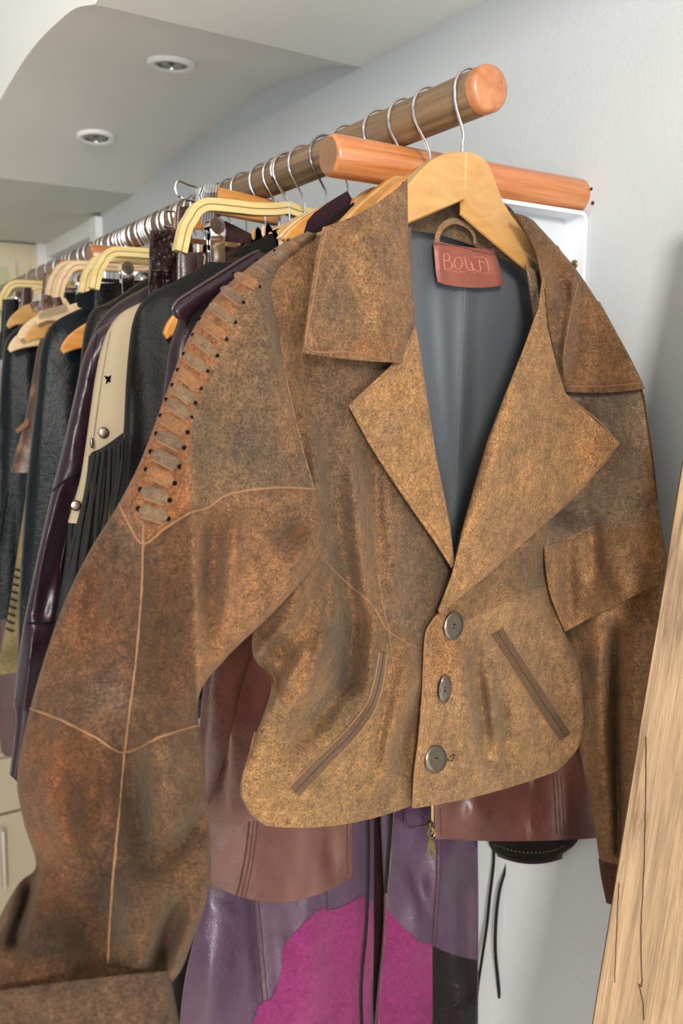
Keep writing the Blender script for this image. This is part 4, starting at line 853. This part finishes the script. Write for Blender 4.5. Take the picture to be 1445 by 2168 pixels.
# ================================================================== HUNG GARMENTS ALONG THE RAIL
def hung(name, label, cat, y, out, mat, t=.03, amp=.006, n=3.0, group=None, freq=60, parent=None, xr=None, seed=0, nv=70, flare=0.):
    """solid clothes body: out = left outline (pixels on the plane y), mirrored about the rail, closed superellipse sections"""
    ws = [ony(px, py, y) for px, py in out]; rows = cr([(p.x, p.z) for p in ws], nv); seg = 72; vs = []; fs = []
    z0, z1 = rows[0][1], rows[-1][1]
    for j, (xl, z) in enumerate(rows):
        k = (z0-z)/max(.01, z0-z1); xr_ = min(WX-.025, max(2*RX-xl, xl+.03)) if xr is None else max(xr, xl+.02)
        xc, a = (xl+xr_)/2, (xr_-xl)/2; tt = t*(.35+.65*min(1, k*9+.05))*(1+flare*k)
        for i in range(seg):
            th_ = 2*math.pi*i/seg; c, s = math.cos(th_), math.sin(th_)
            x = xc-a*math.copysign(abs(c)**(2/n), c); yy = math.copysign(abs(s)**(2/n), s)*tt
            f = amp*min(1, k*3)*(math.sin(x*freq+seed+z*3)+.5*math.sin(x*freq*2.1+seed*2-z*5))
            f += .6*amp*noise.noise(Vector((x*9, z*7, seed*3.3)))
            vs.append(Vector((min(x, WX-.006), y-yy+f*(1 if abs(c) < .97 else .4), z)))
    for j in range(nv):
        for i in range(seg): fs.append((j*seg+i, j*seg+(i+1) % seg, (j+1)*seg+(i+1) % seg, (j+1)*seg+i))
    fs += [tuple(range(seg))[::-1], tuple(nv*seg+i for i in range(seg))]
    if parent: return mk(name, vs, fs, M[mat], parent)
    r = empty(name, (RX, y, z0), label, cat, group)
    mk('body', vs, fs, M[mat], r); return r
def yseam(parent, pts, y, mat='black', r=.0012, name='seam'):
    b = MB(); b.tube([ony(px, py, y) for px, py in cr(pts, 24)], r, 6); return b.build(name, M[mat], parent)
def ysheet(name, L, R, y, mat, parent=None, thick=.003, nu=20, nv=24, mode='cr', y2=None, folds=(), rough=.0, bow=None, label=None, cat=None, group=None, front=0., back=None, rs=60):
    s_ = Surf(L, R, dy(y), nu, nv, mode=mode, thick=thick, folds=folds, rough=rough, bow=bow, front=front, back=back, rs=rs); o = s_.build(name, M[mat], parent)
    if label: tag(o, label, cat, group)
    return s_, o

# plum jacket just behind the suede one
pj = hung('leather_jacket', 'dark plum leather jacket with piped collar edge directly behind the laced shoulder', 'jacket', .90, [(640, 505), (560, 540), (450, 600), (392, 648), (375, 690), (358, 740), (350, 800), (335, 900), (300, 1050), (270, 1200)], 'plum_l', .028, .004)
s_, o = ysheet('collar', [(545, 532), (460, 585), (395, 625), (366, 648), (366, 662), (385, 675)], [(590, 545), (520, 590), (440, 640), (410, 665), (402, 680), (398, 690)], .865, 'plum_l', pj, thick=.006, front=.012)
b = MB(); b.tube([P(x, y, dy(.865)(x, y)-.004) for x, y in cr([(548, 532), (520, 545), (460, 583), (405, 618), (378, 636), (366, 652), (370, 665), (384, 676)], 30)], .0022, 8); b.build('piping', M['maroon_l'], pj)
cp = empty('plum_shirt', (.5, .83, 1.7), 'dark plum collar standing between the hangers left of the suede collar', 'shirt')
ysheet('collar', [(642, 495), (650, 468), (665, 450), (700, 425), (735, 404)], [(650, 497), (690, 480), (712, 460), (738, 446), (744, 420)], .80, 'plum_l', cp, thick=.005, mode='lin')
b = MB(); b.tube([P(x, y, dy(.80)(x, y)-.001) for x, y in cr([(648, 497), (690, 478), (742, 438), (746, 432)], 16)], .0022, 6); b.build('under_collar', M['black_s'], cp)
bc = empty('black_shirt', (.5, .95, 1.65), 'black leather collar point left of the pale hangers above the plum piping', 'shirt')
ysheet('collar', [(480, 545), (520, 520), (545, 507), (570, 495)], [(575, 545), (588, 530), (584, 512), (576, 494)], .935, 'black_s', bc, thick=.005, mode='lin')
# black soft leather jacket
g = hung('leather_jacket', 'black soft leather jacket with rounded shoulder behind the plum piped one', 'jacket', 1.0, [(440, 555), (380, 590), (335, 612), (302, 640), (284, 680), (275, 740), (268, 820), (262, 920), (250, 1020), (236, 1110), (215, 1200), (190, 1320)], 'black_s', .030, .006, seed=2)
yseam(g, [(262, 930), (258, 1000), (244, 1080)], .965, 'black_l')
# pale grouped hanger tips below plum collar
# beige vest with snaps and fringe
v = hung('suede_vest', 'beige suede jacket with cross stitches, metal snaps and black fringe', 'jacket', 1.12, [(322, 628), (300, 640), (258, 662), (232, 695), (215, 740), (203, 800), (193, 870), (182, 950), (170, 1020), (152, 1080), (144, 1106)], 'beige', .026, .003, seed=4)
def snap(px, py, y, r, ry=None):
    b = MB(); c = ony(px, py, y); b.disc(c, -ray(px, py), r, .005, 0, 20, ry=ry); b.tube([c+Vector((math.cos(t*math.pi/8)*(ry or r)*1.02, -.001, math.sin(t*math.pi/8)*r*1.02)) for t in range(16)], .0009, 6, closed=True); b.build('snap_button', M['button'], v)
snap(219, 916, 1.10, .0062); snap(194, 938, 1.10, .0060, .0016); snap(160, 1070, 1.10, .0060)
b = MB()
for (p, q) in (((221, 796), (235, 810)), ((235, 794), (224, 812)), ((226, 797), (232, 803))): b.tube([ony(*p, 1.105), ony((p[0]+q[0])/2, (p[1]+q[1])/2, 1.103), ony(*q, 1.105)], [.0006, .002, .0006], 6)
b.tube([ony(250, 784, 1.108), ony(262, 778, 1.108)], .0007, 6); b.build('cross_stitch', M['black'], v)
yseam(v, [(232, 700), (216, 790), (204, 870), (196, 930)], 1.107, 'beige', .0008)
ysheet('black_yoke', [(262, 915), (235, 935), (212, 950), (192, 960), (188, 985)], [(275, 960), (262, 990), (250, 1000), (235, 1010), (215, 1020)], 1.095, 'fringe', v, thick=.004)
for i in range(22):
    x0 = 192+i*3.6; y0 = 965-i*1.6; b = MB(); q = []
    dxx = -(22-i)*1.6-12
    for k in range(9):
        t = k/8; q.append(ony(x0+dxx*t**1.15+3*math.sin(i*2+t*5), y0+(240+(i*37 % 60))*t, 1.092-.01*math.sin(i*1.7)+.01*t))
    b.tube(q, [.0026]*8+[.0014], 6, flat=.5); b.build('fringe_strand', M['fringe'], v)
hung('lower_panel', None, None, 1.15, [(200, 955), (175, 1010), (150, 1080), (140, 1180), (120, 1300), (100, 1400)], 'fringe', .024, .004, parent=v, seed=5, xr=.75)
# plum coat with long sleeve
pm = hung('leather_jacket', 'plum purple leather jacket with long seamed sleeve left of the beige vest', 'jacket', 1.24, [(345, 590), (300, 612), (245, 645), (205, 690), (182, 745), (164, 810), (148, 880), (128, 970), (110, 1040)], 'plum_l', .030, .003, seed=6, n=2.6)
sv = Surf([(240, 680), (205, 700), (175, 760), (155, 850), (132, 950), (110, 1040), (85, 1150), (62, 1260), (48, 1330), (38, 1400), (30, 1470), (28, 1500)],
          [(262, 690), (245, 760), (222, 850), (200, 930), (182, 1000), (163, 1010+40), (148, 1120), (132, 1200), (128, 1300), (122, 1330), (100, 1450), (80, 1510)], dy(1.195), 40, 120, front=.030, back=.03, rough=.004, rs=60, cosu=True, folds=[(150, 1050, 90, 1300, 20, -.008), (70, 1350, 50, 1500, 14, .005)])
svo = sv.build('sleeve', M['plum_l'], pm)
b = MB(); seam(b, sv, [(110, 1040), (135, 1020), (162, 1003)], .0016, .001); seam(b, sv, [(51, 1318), (90, 1321), (122, 1318)], .0016, .001); seam(b, sv, [(205, 705), (190, 790), (172, 880)], .0006); b.build('piped_seam', M['black_l'], svo)
cu = Surf([(28, 1480), (32, 1530), (20, 1640)], [(90, 1480), (70, 1560), (42, 1660)], dy(1.19), 20, 20, front=.024, back=.024, cosu=True, rough=.002); cu.build('sleeve_cuff', M['plum_l'], pm)
# dark brown jacket
g = hung('leather_jacket', 'dark brown leather jacket with shoulder seam between the plum jacket and the black trousers', 'jacket', 1.34, [(345, 570), (300, 595), (235, 637), (198, 655), (182, 690), (174, 740), (166, 810), (155, 880), (150, 960), (120, 1100), (90, 1300)], 'brownblack', .03, .004, seed=8)
yseam(g, [(200, 657), (206, 672), (209, 682)], 1.305, 'seam_dark', .0006)
# blue black long coat
g = hung('leather_coat', 'long blue black leather coat with seamed lapel hanging left of the brown jacket', 'coat', 1.50, [(260, 610), (215, 635), (150, 662), (112, 685), (94, 715), (84, 760), (78, 830), (70, 900), (62, 980), (55, 1060), (48, 1160), (42, 1270), (38, 1400), (32, 1480), (29, 1545)], 'teal_l', .035, .007, seed=9, freq=48)
yseam(g, [(103, 692), (112, 705), (121, 720)], 1.462, 'seam_dark', .0007); yseam(g, [(108, 762), (130, 790), (152, 835)], 1.462, 'seam_dark', .0007)
# collar stand of that coat
ysheet('collar', [(160, 625), (164, 650)], [(205, 610), (203, 660)], 1.47, 'teal_l', g, thick=.004, nv=8)
# distressed brown piece
g = hung('leather_jacket', 'distressed brown leather jacket sleeve hanging between two dark coats', 'jacket', 1.66, [(130, 670), (100, 695), (82, 730), (72, 780), (60, 850), (48, 910), (36, 950), (28, 985), (22, 1000)], 'distress', .03, .004, seed=11)
ysheet('pocket_flap', [(32, 910), (36, 918)], [(60, 885), (60, 900)], 1.62, 'seam', g, thick=.003, nv=5, nu=6)
# olive suede laced hem
o_ = hung('suede_jacket', 'olive brown suede jacket with dark lacing at far left below the black leather', 'jacket', 1.73, [(70, 900), (55, 1050), (36, 1180), (20, 1290), (10, 1340), (-2, 1400), (-10, 1425)], 'olive', .03, .003, seed=12)
b = MB()
for i in range(9): x, y = 34-i*1.8, 1205+i*16; b.tube([ony(x-7, y-4, 1.705), ony(x, y+1, 1.70), ony(x+8, y+3, 1.705)], .0022, 6)
b.build('lacing', M['fringe'], o_)
# black leather at far left
g = hung('leather_jacket', 'glossy black leather jacket at the far left under the pale hanger tips', 'jacket', 1.815, [(110, 660), (60, 680), (30, 700), (12, 725), (4, 780), (0, 850), (-4, 950), (-8, 1100), (-14, 1250), (-20, 1308)], 'teal_l', .035, .006, seed=13, freq=70)
yseam(g, [(18, 1040), (8, 1100), (0, 1150)], 1.76, 'black')
g = hung('leather_coat', 'mauve brown leather coat whose lower part shows at the far left below the olive suede', 'coat', 1.92, [(90, 660), (50, 690), (20, 760), (5, 1000), (-5, 1300), (-10, 1450), (-2, 1530), (2, 1580), (8, 1598)], 'mauve', .035, .006, seed=14)
g = hung('leather_jacket', 'reddish maroon leather shoulder at the extreme left of the rail', 'jacket', 2.08, [(60, 660), (30, 672), (8, 690), (-10, 730), (-20, 800), (-25, 950), (-30, 1200)], 'maroon_l', .03, .004, seed=15)

# ---- trousers / skirts on clip hangers
def bent(y, x0, z0, label, half=.15, clips=True, group='bentwood clip hangers', light='ply', hx=None, drop=.062, clipx=None):
    hx = hx or RX; root = empty('clip_hanger', (hx, y, z0), label, 'clip hanger', group)
    # bent ply bow: profile in xz plane, depth (y) 12 mm, with a dark glue line in the middle
    R = .030; pth = []
    xL = x0
    pth = [(xL, -drop), (xL+.003, -drop+.012), (xL+.006, -drop+.024), (xL+.010, -drop*.45)] + [(xL+.014+R-R*math.cos(t)*1.0, -R+R*math.sin(t)*1.0) for t in [math.pi*(.12+.38*i/6) for i in range(7)]]
    pth += [(xL+.055, .0004), (xL+.068, .0006), (xL+.085, .0008), (xL+.105, .001), (hx-.02, .004), (hx, .008)]
    pth = cr(pth, 44)
    full = pth+[(2*hx-x, z) for x, z in pth[::-1][1:]]
    def ribbon(off0, off1, m, yh):
        b = MB(); nn = len(full); vs = []; fs = []
        for i, (x, z) in enumerate(full):
            a, c = full[max(0, i-1)], full[min(nn-1, i+1)]; L = math.hypot(c[0]-a[0], c[1]-a[1]); nx_, nz_ = -(c[1]-a[1])/L, (c[0]-a[0])/L
            for o__, yy in ((off0, -yh), (off1, -yh), (off1, yh), (off0, yh)): vs.append((x+nx_*o__, y+yy, z0+z+nz_*o__))
        for i in range(nn-1):
            for k in range(4): fs.append((i*4+k, i*4+(k+1) % 4, (i+1)*4+(k+1) % 4, (i+1)*4+k))
        fs += [(0, 1, 2, 3), ((nn-1)*4+3, (nn-1)*4+2, (nn-1)*4+1, (nn-1)*4)]; b.add(vs, fs); return b
    T_ = .0078
    ribbon(-T_, -.0007, 0, .0075).build('bentwood_bow', M[light], root, sharp=35)
    ribbon(.0007, T_, 0, .0075).build('bentwood_bow', M[light], root, sharp=35)
    ribbon(-.0008, .0008, 0, .0070).build('glue_line', M['ply_dark'], root, sharp=35)
    zb = z0-.047; b = MB(); b.box((xL+.012, y-.0015, zb-.003), (2*hx-xL-.012, y+.0015, zb+.003)); b.build('cross_bar', M['steel'], root, smooth=False)
    if clips:
        for cx in (clipx or (xL+.045, 2*hx-xL-.045)):
            b = MB(); w_ = .0105
            for sg in (-1, 1):
                pr_ = [(0.0, .016), (.004, .019), (.0075, .012), (.005, 0), (.0065, -.018), (.0025, -.034), (.001, -.034), (.004, -.018), (.003, 0), (.004, .011)]
                b.prism([(cx-w_, y+sg*yy*1.3, zb+zz*1.35) for yy, zz in pr_], (2*w_, 0, 0), 0, inset=.0006)
            b.tube([(cx-.001, y-.010, zb+.021), (cx-.001, y+.010, zb+.021)], .0105, 20); b.tube([(cx-.001, y-.0115, zb+.021), (cx-.001, y+.0115, zb+.021)], .0052, 14, 1)
            c_ = b.build('clip', [M['steel'], M['darkgap']], root)
            b = MB(); b.box((cx-w_-.001, y-.0068, zb-.060), (cx+w_+.001, y+.0068, zb-.042)); b.build('clip_pad', M['rubber'], c_, smooth=False)
    b = MB(); b.tube(hook_pts(y, x0=hx, zt=z0+.012), .0016, 8); b.build('hook', M['chrome'], root)
    return root
q = ony(425, 428, 1.06)
bent(1.06, q.x-.03, q.z-.002, 'large pale bentwood clip hanger with a steel clip, nearest of the bentwood ones', clipx=(ony(456, 500, 1.06).x, .70))
# trousers hanging from it: folded waistbands
def waist(name, label, y, box, mat, depth=.02, cat='trousers', loop=None, group=None, bot=None, rough=.002, rs=50):
    x0, y0, x1, y1 = box; bot = bot or y1
    s_ = Surf([(x0, y0), (x0-2, y0+20), (x0-4, (y0+bot)/2), (x0-8, bot)], [(x1, y0-2), (x1, y0+20), (x1+6, (y0+bot)/2), (x1+10, bot)], dy(y), 30, 60, front=depth*.6, back=depth, n=4, cosu=True, rough=rough, rs=rs)
    r = empty(name, ony((x0+x1)/2, y0, y), label, cat, group); o = s_.build('body', M[mat], r); return r, s_
r, s_ = waist('leather_trousers', 'dark maroon leather trousers clipped under the large pale bentwood hanger', 1.065, (375, 534, 560, 640), 'maroon_l', .014, bot=900)
for a_, c_ in ((378, 418),): b = MB(); strip(s_, (398, 538), (400, 640), 36, .003, 0, b, na=16, cap=False); b.build('belt_loop', M['maroon_l'], r)
b = MB(); b.tube([ony(x, y, 1.045) for x, y in cr([(430, 538), (434, 545), (432, 560), (434, 590)], 10)], .0010, 6); b.build('tag_string', M['beige'], r)
r, s_ = waist('leather_skirt', 'black leather skirt inside the bentwood hanger beside the steel clip', 1.085, (418, 540, 470, 640), 'black_l', .01, 'skirt', bot=800)
# maroon strap rising left of the big bentwood bow
r, s_ = waist('leather_belt', 'upright dark maroon leather strap behind the corner of the large bentwood hanger', 1.12, (374, 438, 402, 560), 'maroon_l', .010, 'strap', bot=600)
r, s_ = waist('leather_skirt', 'crinkled dark brown leather skirt with gathered waistband standing above the black jacket', 1.10, (318, 487, 382, 650), 'crinkle', .030, 'skirt', bot=760, rough=.012, rs=14)
b = MB(); strip(s_, (318, 572), (372, 574), 6, .004, 0, b); b.build('waist_seam', M['crinkle'], r)
vr = empty('leather_vest', ony(500, 480, 1.115), 'dark maroon leather vest with stitched edge behind the steel clip', 'vest')
vs_, o = ysheet('body', [(458, 468), (462, 500), (465, 540), (465, 620)], [(478, 468), (540, 500), (582, 530), (590, 620)], 1.115, 'maroon_l', vr, thick=.006, rough=.002)
b = MB(); seam(b, vs_, [(484, 480), (535, 505), (574, 535)], .0007, .0004); b.build('edge_stitching', M['seam_dark'], vr)
# clamp hanger with wire loop, wooden bar and springs
ch = empty('clamp_hanger', ony(500, 430, 1.13), 'wooden bar trouser clamp hanger with a long wire loop and springs above the bentwood hanger', 'clamp hanger')
yc = 1.125
b = MB()
b.prism([ony(*p, yc-.008) for p in ((434, 394), (470, 397), (630, 436), (655, 446), (655, 452), (600, 446), (434, 420))], (0, .016, 0), inset=.0015)
b.build('wooden_bar', M['hanger_o'], ch, sharp=35)
b = MB(); b.prism([ony(*p, yc+.004) for p in ((430, 424), (600, 456), (590, 476), (560, 470), (430, 445))], (0, .014, 0), inset=.0015); b.build('wooden_bar', M['hanger_o'], ch, sharp=35)
b = MB(); lpw = [(428, 398), (400, 391), (382, 383), (374, 386), (371, 398), (374, 410), (382, 417), (402, 424), (424, 427)]
b.tube([ony(*p, yc) for p in cr(lpw, 40)], .0017, 8); b.build('wire_loop', M['chrome'], ch)
b = MB(); b.prism([ony(*p, yc-.006) for p in ((421, 398), (434, 396), (434, 424), (421, 426))], (0, .012, 0)); 
b.build('end_plate', M['steel'], ch, smooth=False)
b = MB()
for k in range(5):
    cx = 436+k*5.6; b.tube([ony(cx, 392, yc-.012), ony(cx-2, 408, yc-.016), ony(cx-3, 424, yc-.012), ony(cx-8, 475, yc-.010)], .0016, 7)
b.build('clamp_spring', M['chrome'], ch)
def wire_loop(pts, y, label, grp='wire loops of clamp hangers'):
    root = empty('clamp_hanger', ony(*pts[0], y), label, 'clamp hanger', grp); b = MB(); b.tube([ony(*p, y) for p in cr(pts, 36)], .0020, 8); b.build('wire_loop', M['chrome'], root)
    x = pts[0][0]; y_ = pts[0][1]; y2 = pts[-1][1]
    b = MB(); b.prism([ony(*p, y-.008) for p in ((x-3, y_-4), (x+60, y_+2), (x+60, y2+2), (x-3, y2+4))], (0, .014, 0), inset=.0015); b.build('wooden_bar', M['hanger_o'], root, sharp=35)
wire_loop([(376, 450), (360, 447), (350, 447), (345, 452), (344, 465), (347, 477), (356, 481), (376, 482)], 1.30, 'thin chrome wire loop of a clamp hanger left of the maroon strap')
wire_loop([(134, 552), (124, 551), (116, 553), (113, 562), (115, 572), (124, 574), (134, 573)], 2.0, 'small bright wire loop of a clamp hanger at left near the white trim')
# farther bentwood hangers with their trousers
for (px, py, y, lab, li) in ((240, 532, 1.42, 'bentwood clip hanger in front of the others in the left cluster, black trousers clipped below', 'ply'),
                         (216, 545, 1.50, 'bentwood clip hanger second from the front of the left cluster', 'ply'),
                         (160, 561, 1.62, 'bentwood clip hanger with dark skirt, third of the left cluster', 'hanger_p'),
                         (140, 560, 1.76, 'very pale bentwood clip hanger at the back of the left cluster', 'hanger_p'),
                         (78, 612, 1.98, 'small pale bentwood hanger beside the brown distressed skirt', 'hanger_p'),
                         (30, 600, 2.14, 'bentwood clip hanger at the far left near the cream door', 'ply')):
    q = ony(px, py, y); bent(y, q.x-.035, q.z, lab, light=li, clips=px in (240, 160, 30), clipx=None if px != 240 else (ony(268, 580, 1.42).x, .70))
# plain wooden slats seen under the cluster
b = MB()
for k in range(3):
    pass
r, s_ = waist('leather_trousers', 'black leather trousers with seamed waistband under the left bentwood cluster', 1.43, (200, 600, 300, 640), 'black_l', .014, bot=760)
b = MB(); strip(s_, (203, 612), (232, 612), 8, .002, 0, b); b.build('waist_stitch', M['black_l'], r)
r, s_ = waist('leather_skirt', 'small black leather skirt clipped under the third bentwood hanger', 1.63, (137, 612, 162, 700), 'black_l', .012, 'skirt', bot=680)
r, s_ = waist('leather_skirt', 'distressed brown leather skirt standing out above the pale hanger tips', 1.80, (92, 578, 138, 650), 'distress', .016, 'skirt', bot=660, rough=.006, rs=20)
ysheet('leather_flap', [(62, 640), (70, 662)], [(128, 628), (134, 645)], 1.52, 'distress', None, thick=.006, nv=8, rough=.003, rs=20, label='dark brown leather strap lying over the large pale hanger tip', cat='strap', front=.006)
r, s_ = waist('leather_trousers', 'reddish brown leather trousers between bright clips at the far left', 1.95, (46, 610, 66, 660), 'maroon_l', .012, bot=690)
r, s_ = waist('leather_trousers', 'black leather trousers at the far left edge under the bentwood hanger', 2.05, (6, 634, 40, 700), 'black_l', .012, bot=760)

# ---- wooden hangers with visible tips
wood_hanger(.745, 'hanger_o', 'orange wooden hanger directly behind the suede jacket hanger', zpk=RZ-.053, yaw=.26, half=.125, drop=.115, notch=False)
wood_hanger(.788, 'hanger', 'yellow wooden hanger third from the rail end', zpk=RZ-.054, yaw=.16, half=.125, drop=.115, notch=False)
wood_hanger(.835, 'hanger_o', 'wooden hanger holding the dark plum collar', zpk=RZ-.058, half=.115, drop=.12, notch=False)
wood_hanger(.905, 'hanger_o', 'orange wooden hanger left of the plum collar with curved shoulder', zpk=RZ-.058, half=.11, drop=.085, notch=False)
wood_hanger(.955, 'hanger_p', 'pale grained wooden hanger behind the end of the large bentwood bow', zpk=RZ-.060, half=.085, drop=.07, notch=False)
wood_hanger(1.01, 'hanger', 'yellow wooden hanger carrying the black leather collar', zpk=RZ-.062, half=.06, drop=.05, notch=False)
# tips read from the view
def tip_hanger(tx, ty, y, mat, label, grp='wooden hangers with tips showing at the left', thick=.012, low=.118):
    q = ony(tx, ty, y); half = RX-q.x; zpk = RZ-low; dr = zpk-q.z-.022
    return wood_hanger(y, mat, label, half=half, drop=dr, zpk=zpk, group=grp, thick=thick, wd=.05)
tip_hanger(345, 708, .955+.0, 'hanger_o', 'orange wooden hanger tip poking out under the piped plum collar', thick=.010, low=.16)
tip_hanger(128, 742, 1.41, 'hanger_o', 'golden wooden hanger tip over the blue black coat front', low=.135)
tip_hanger(74, 682, 1.575, 'hanger_p', 'large pale wooden hanger arm below the distressed skirt')
tip_hanger(52, 720, 1.60, 'hanger', 'rounded golden wooden hanger tip just below the large pale arm')
tip_hanger(36, 715, 1.70, 'hanger_p', 'greyish pale wooden hanger tip overlapped by the rounded golden one')
tip_hanger(17, 740, 1.74, 'hanger_p', 'white highlighted wooden hanger tip lowest at the far left')
tip_hanger(14, 690, 1.87, 'hanger', 'yellow wooden hanger tip above the glossy black jacket at far left')
# the crowded far stretch of the rail: hooks and hanger heads
ys = [1.053, 1.083, 1.125, 1.187, 1.235, 1.262, 1.30, 1.335, 1.375, 1.45, 1.475, 1.53, 1.555, 1.585, 1.65, 1.68, 1.73, 1.79, 1.85, 1.91, 1.97, 2.03, 2.10, 2.18, 2.26, 2.35, 2.45, 2.56]
for i, y in enumerate(ys):
    y += random.uniform(-.012, .012) if y > 1.25 else 0
    wood_hanger(y, ('hanger_p', 'hanger', 'hanger_o')[i % 3], ('wooden hanger crowded in the middle stretch of the rail, only its chrome hook clear' if y < 1.3 else 'wooden hanger in the crowded far stretch of the rail, showing its chrome hook'),
                half=.10 if y > 1.3 else .045, drop=.052 if y > 1.3 else .03, zpk=RZ-(.088 if y > 1.3 else .066), group='crowded hangers in the middle' if y < 1.3 else 'crowded hangers on the far stretch', notch=False, wd=.036)

for o in list(bpy.data.objects):
    if 'org' in o: del o['org']
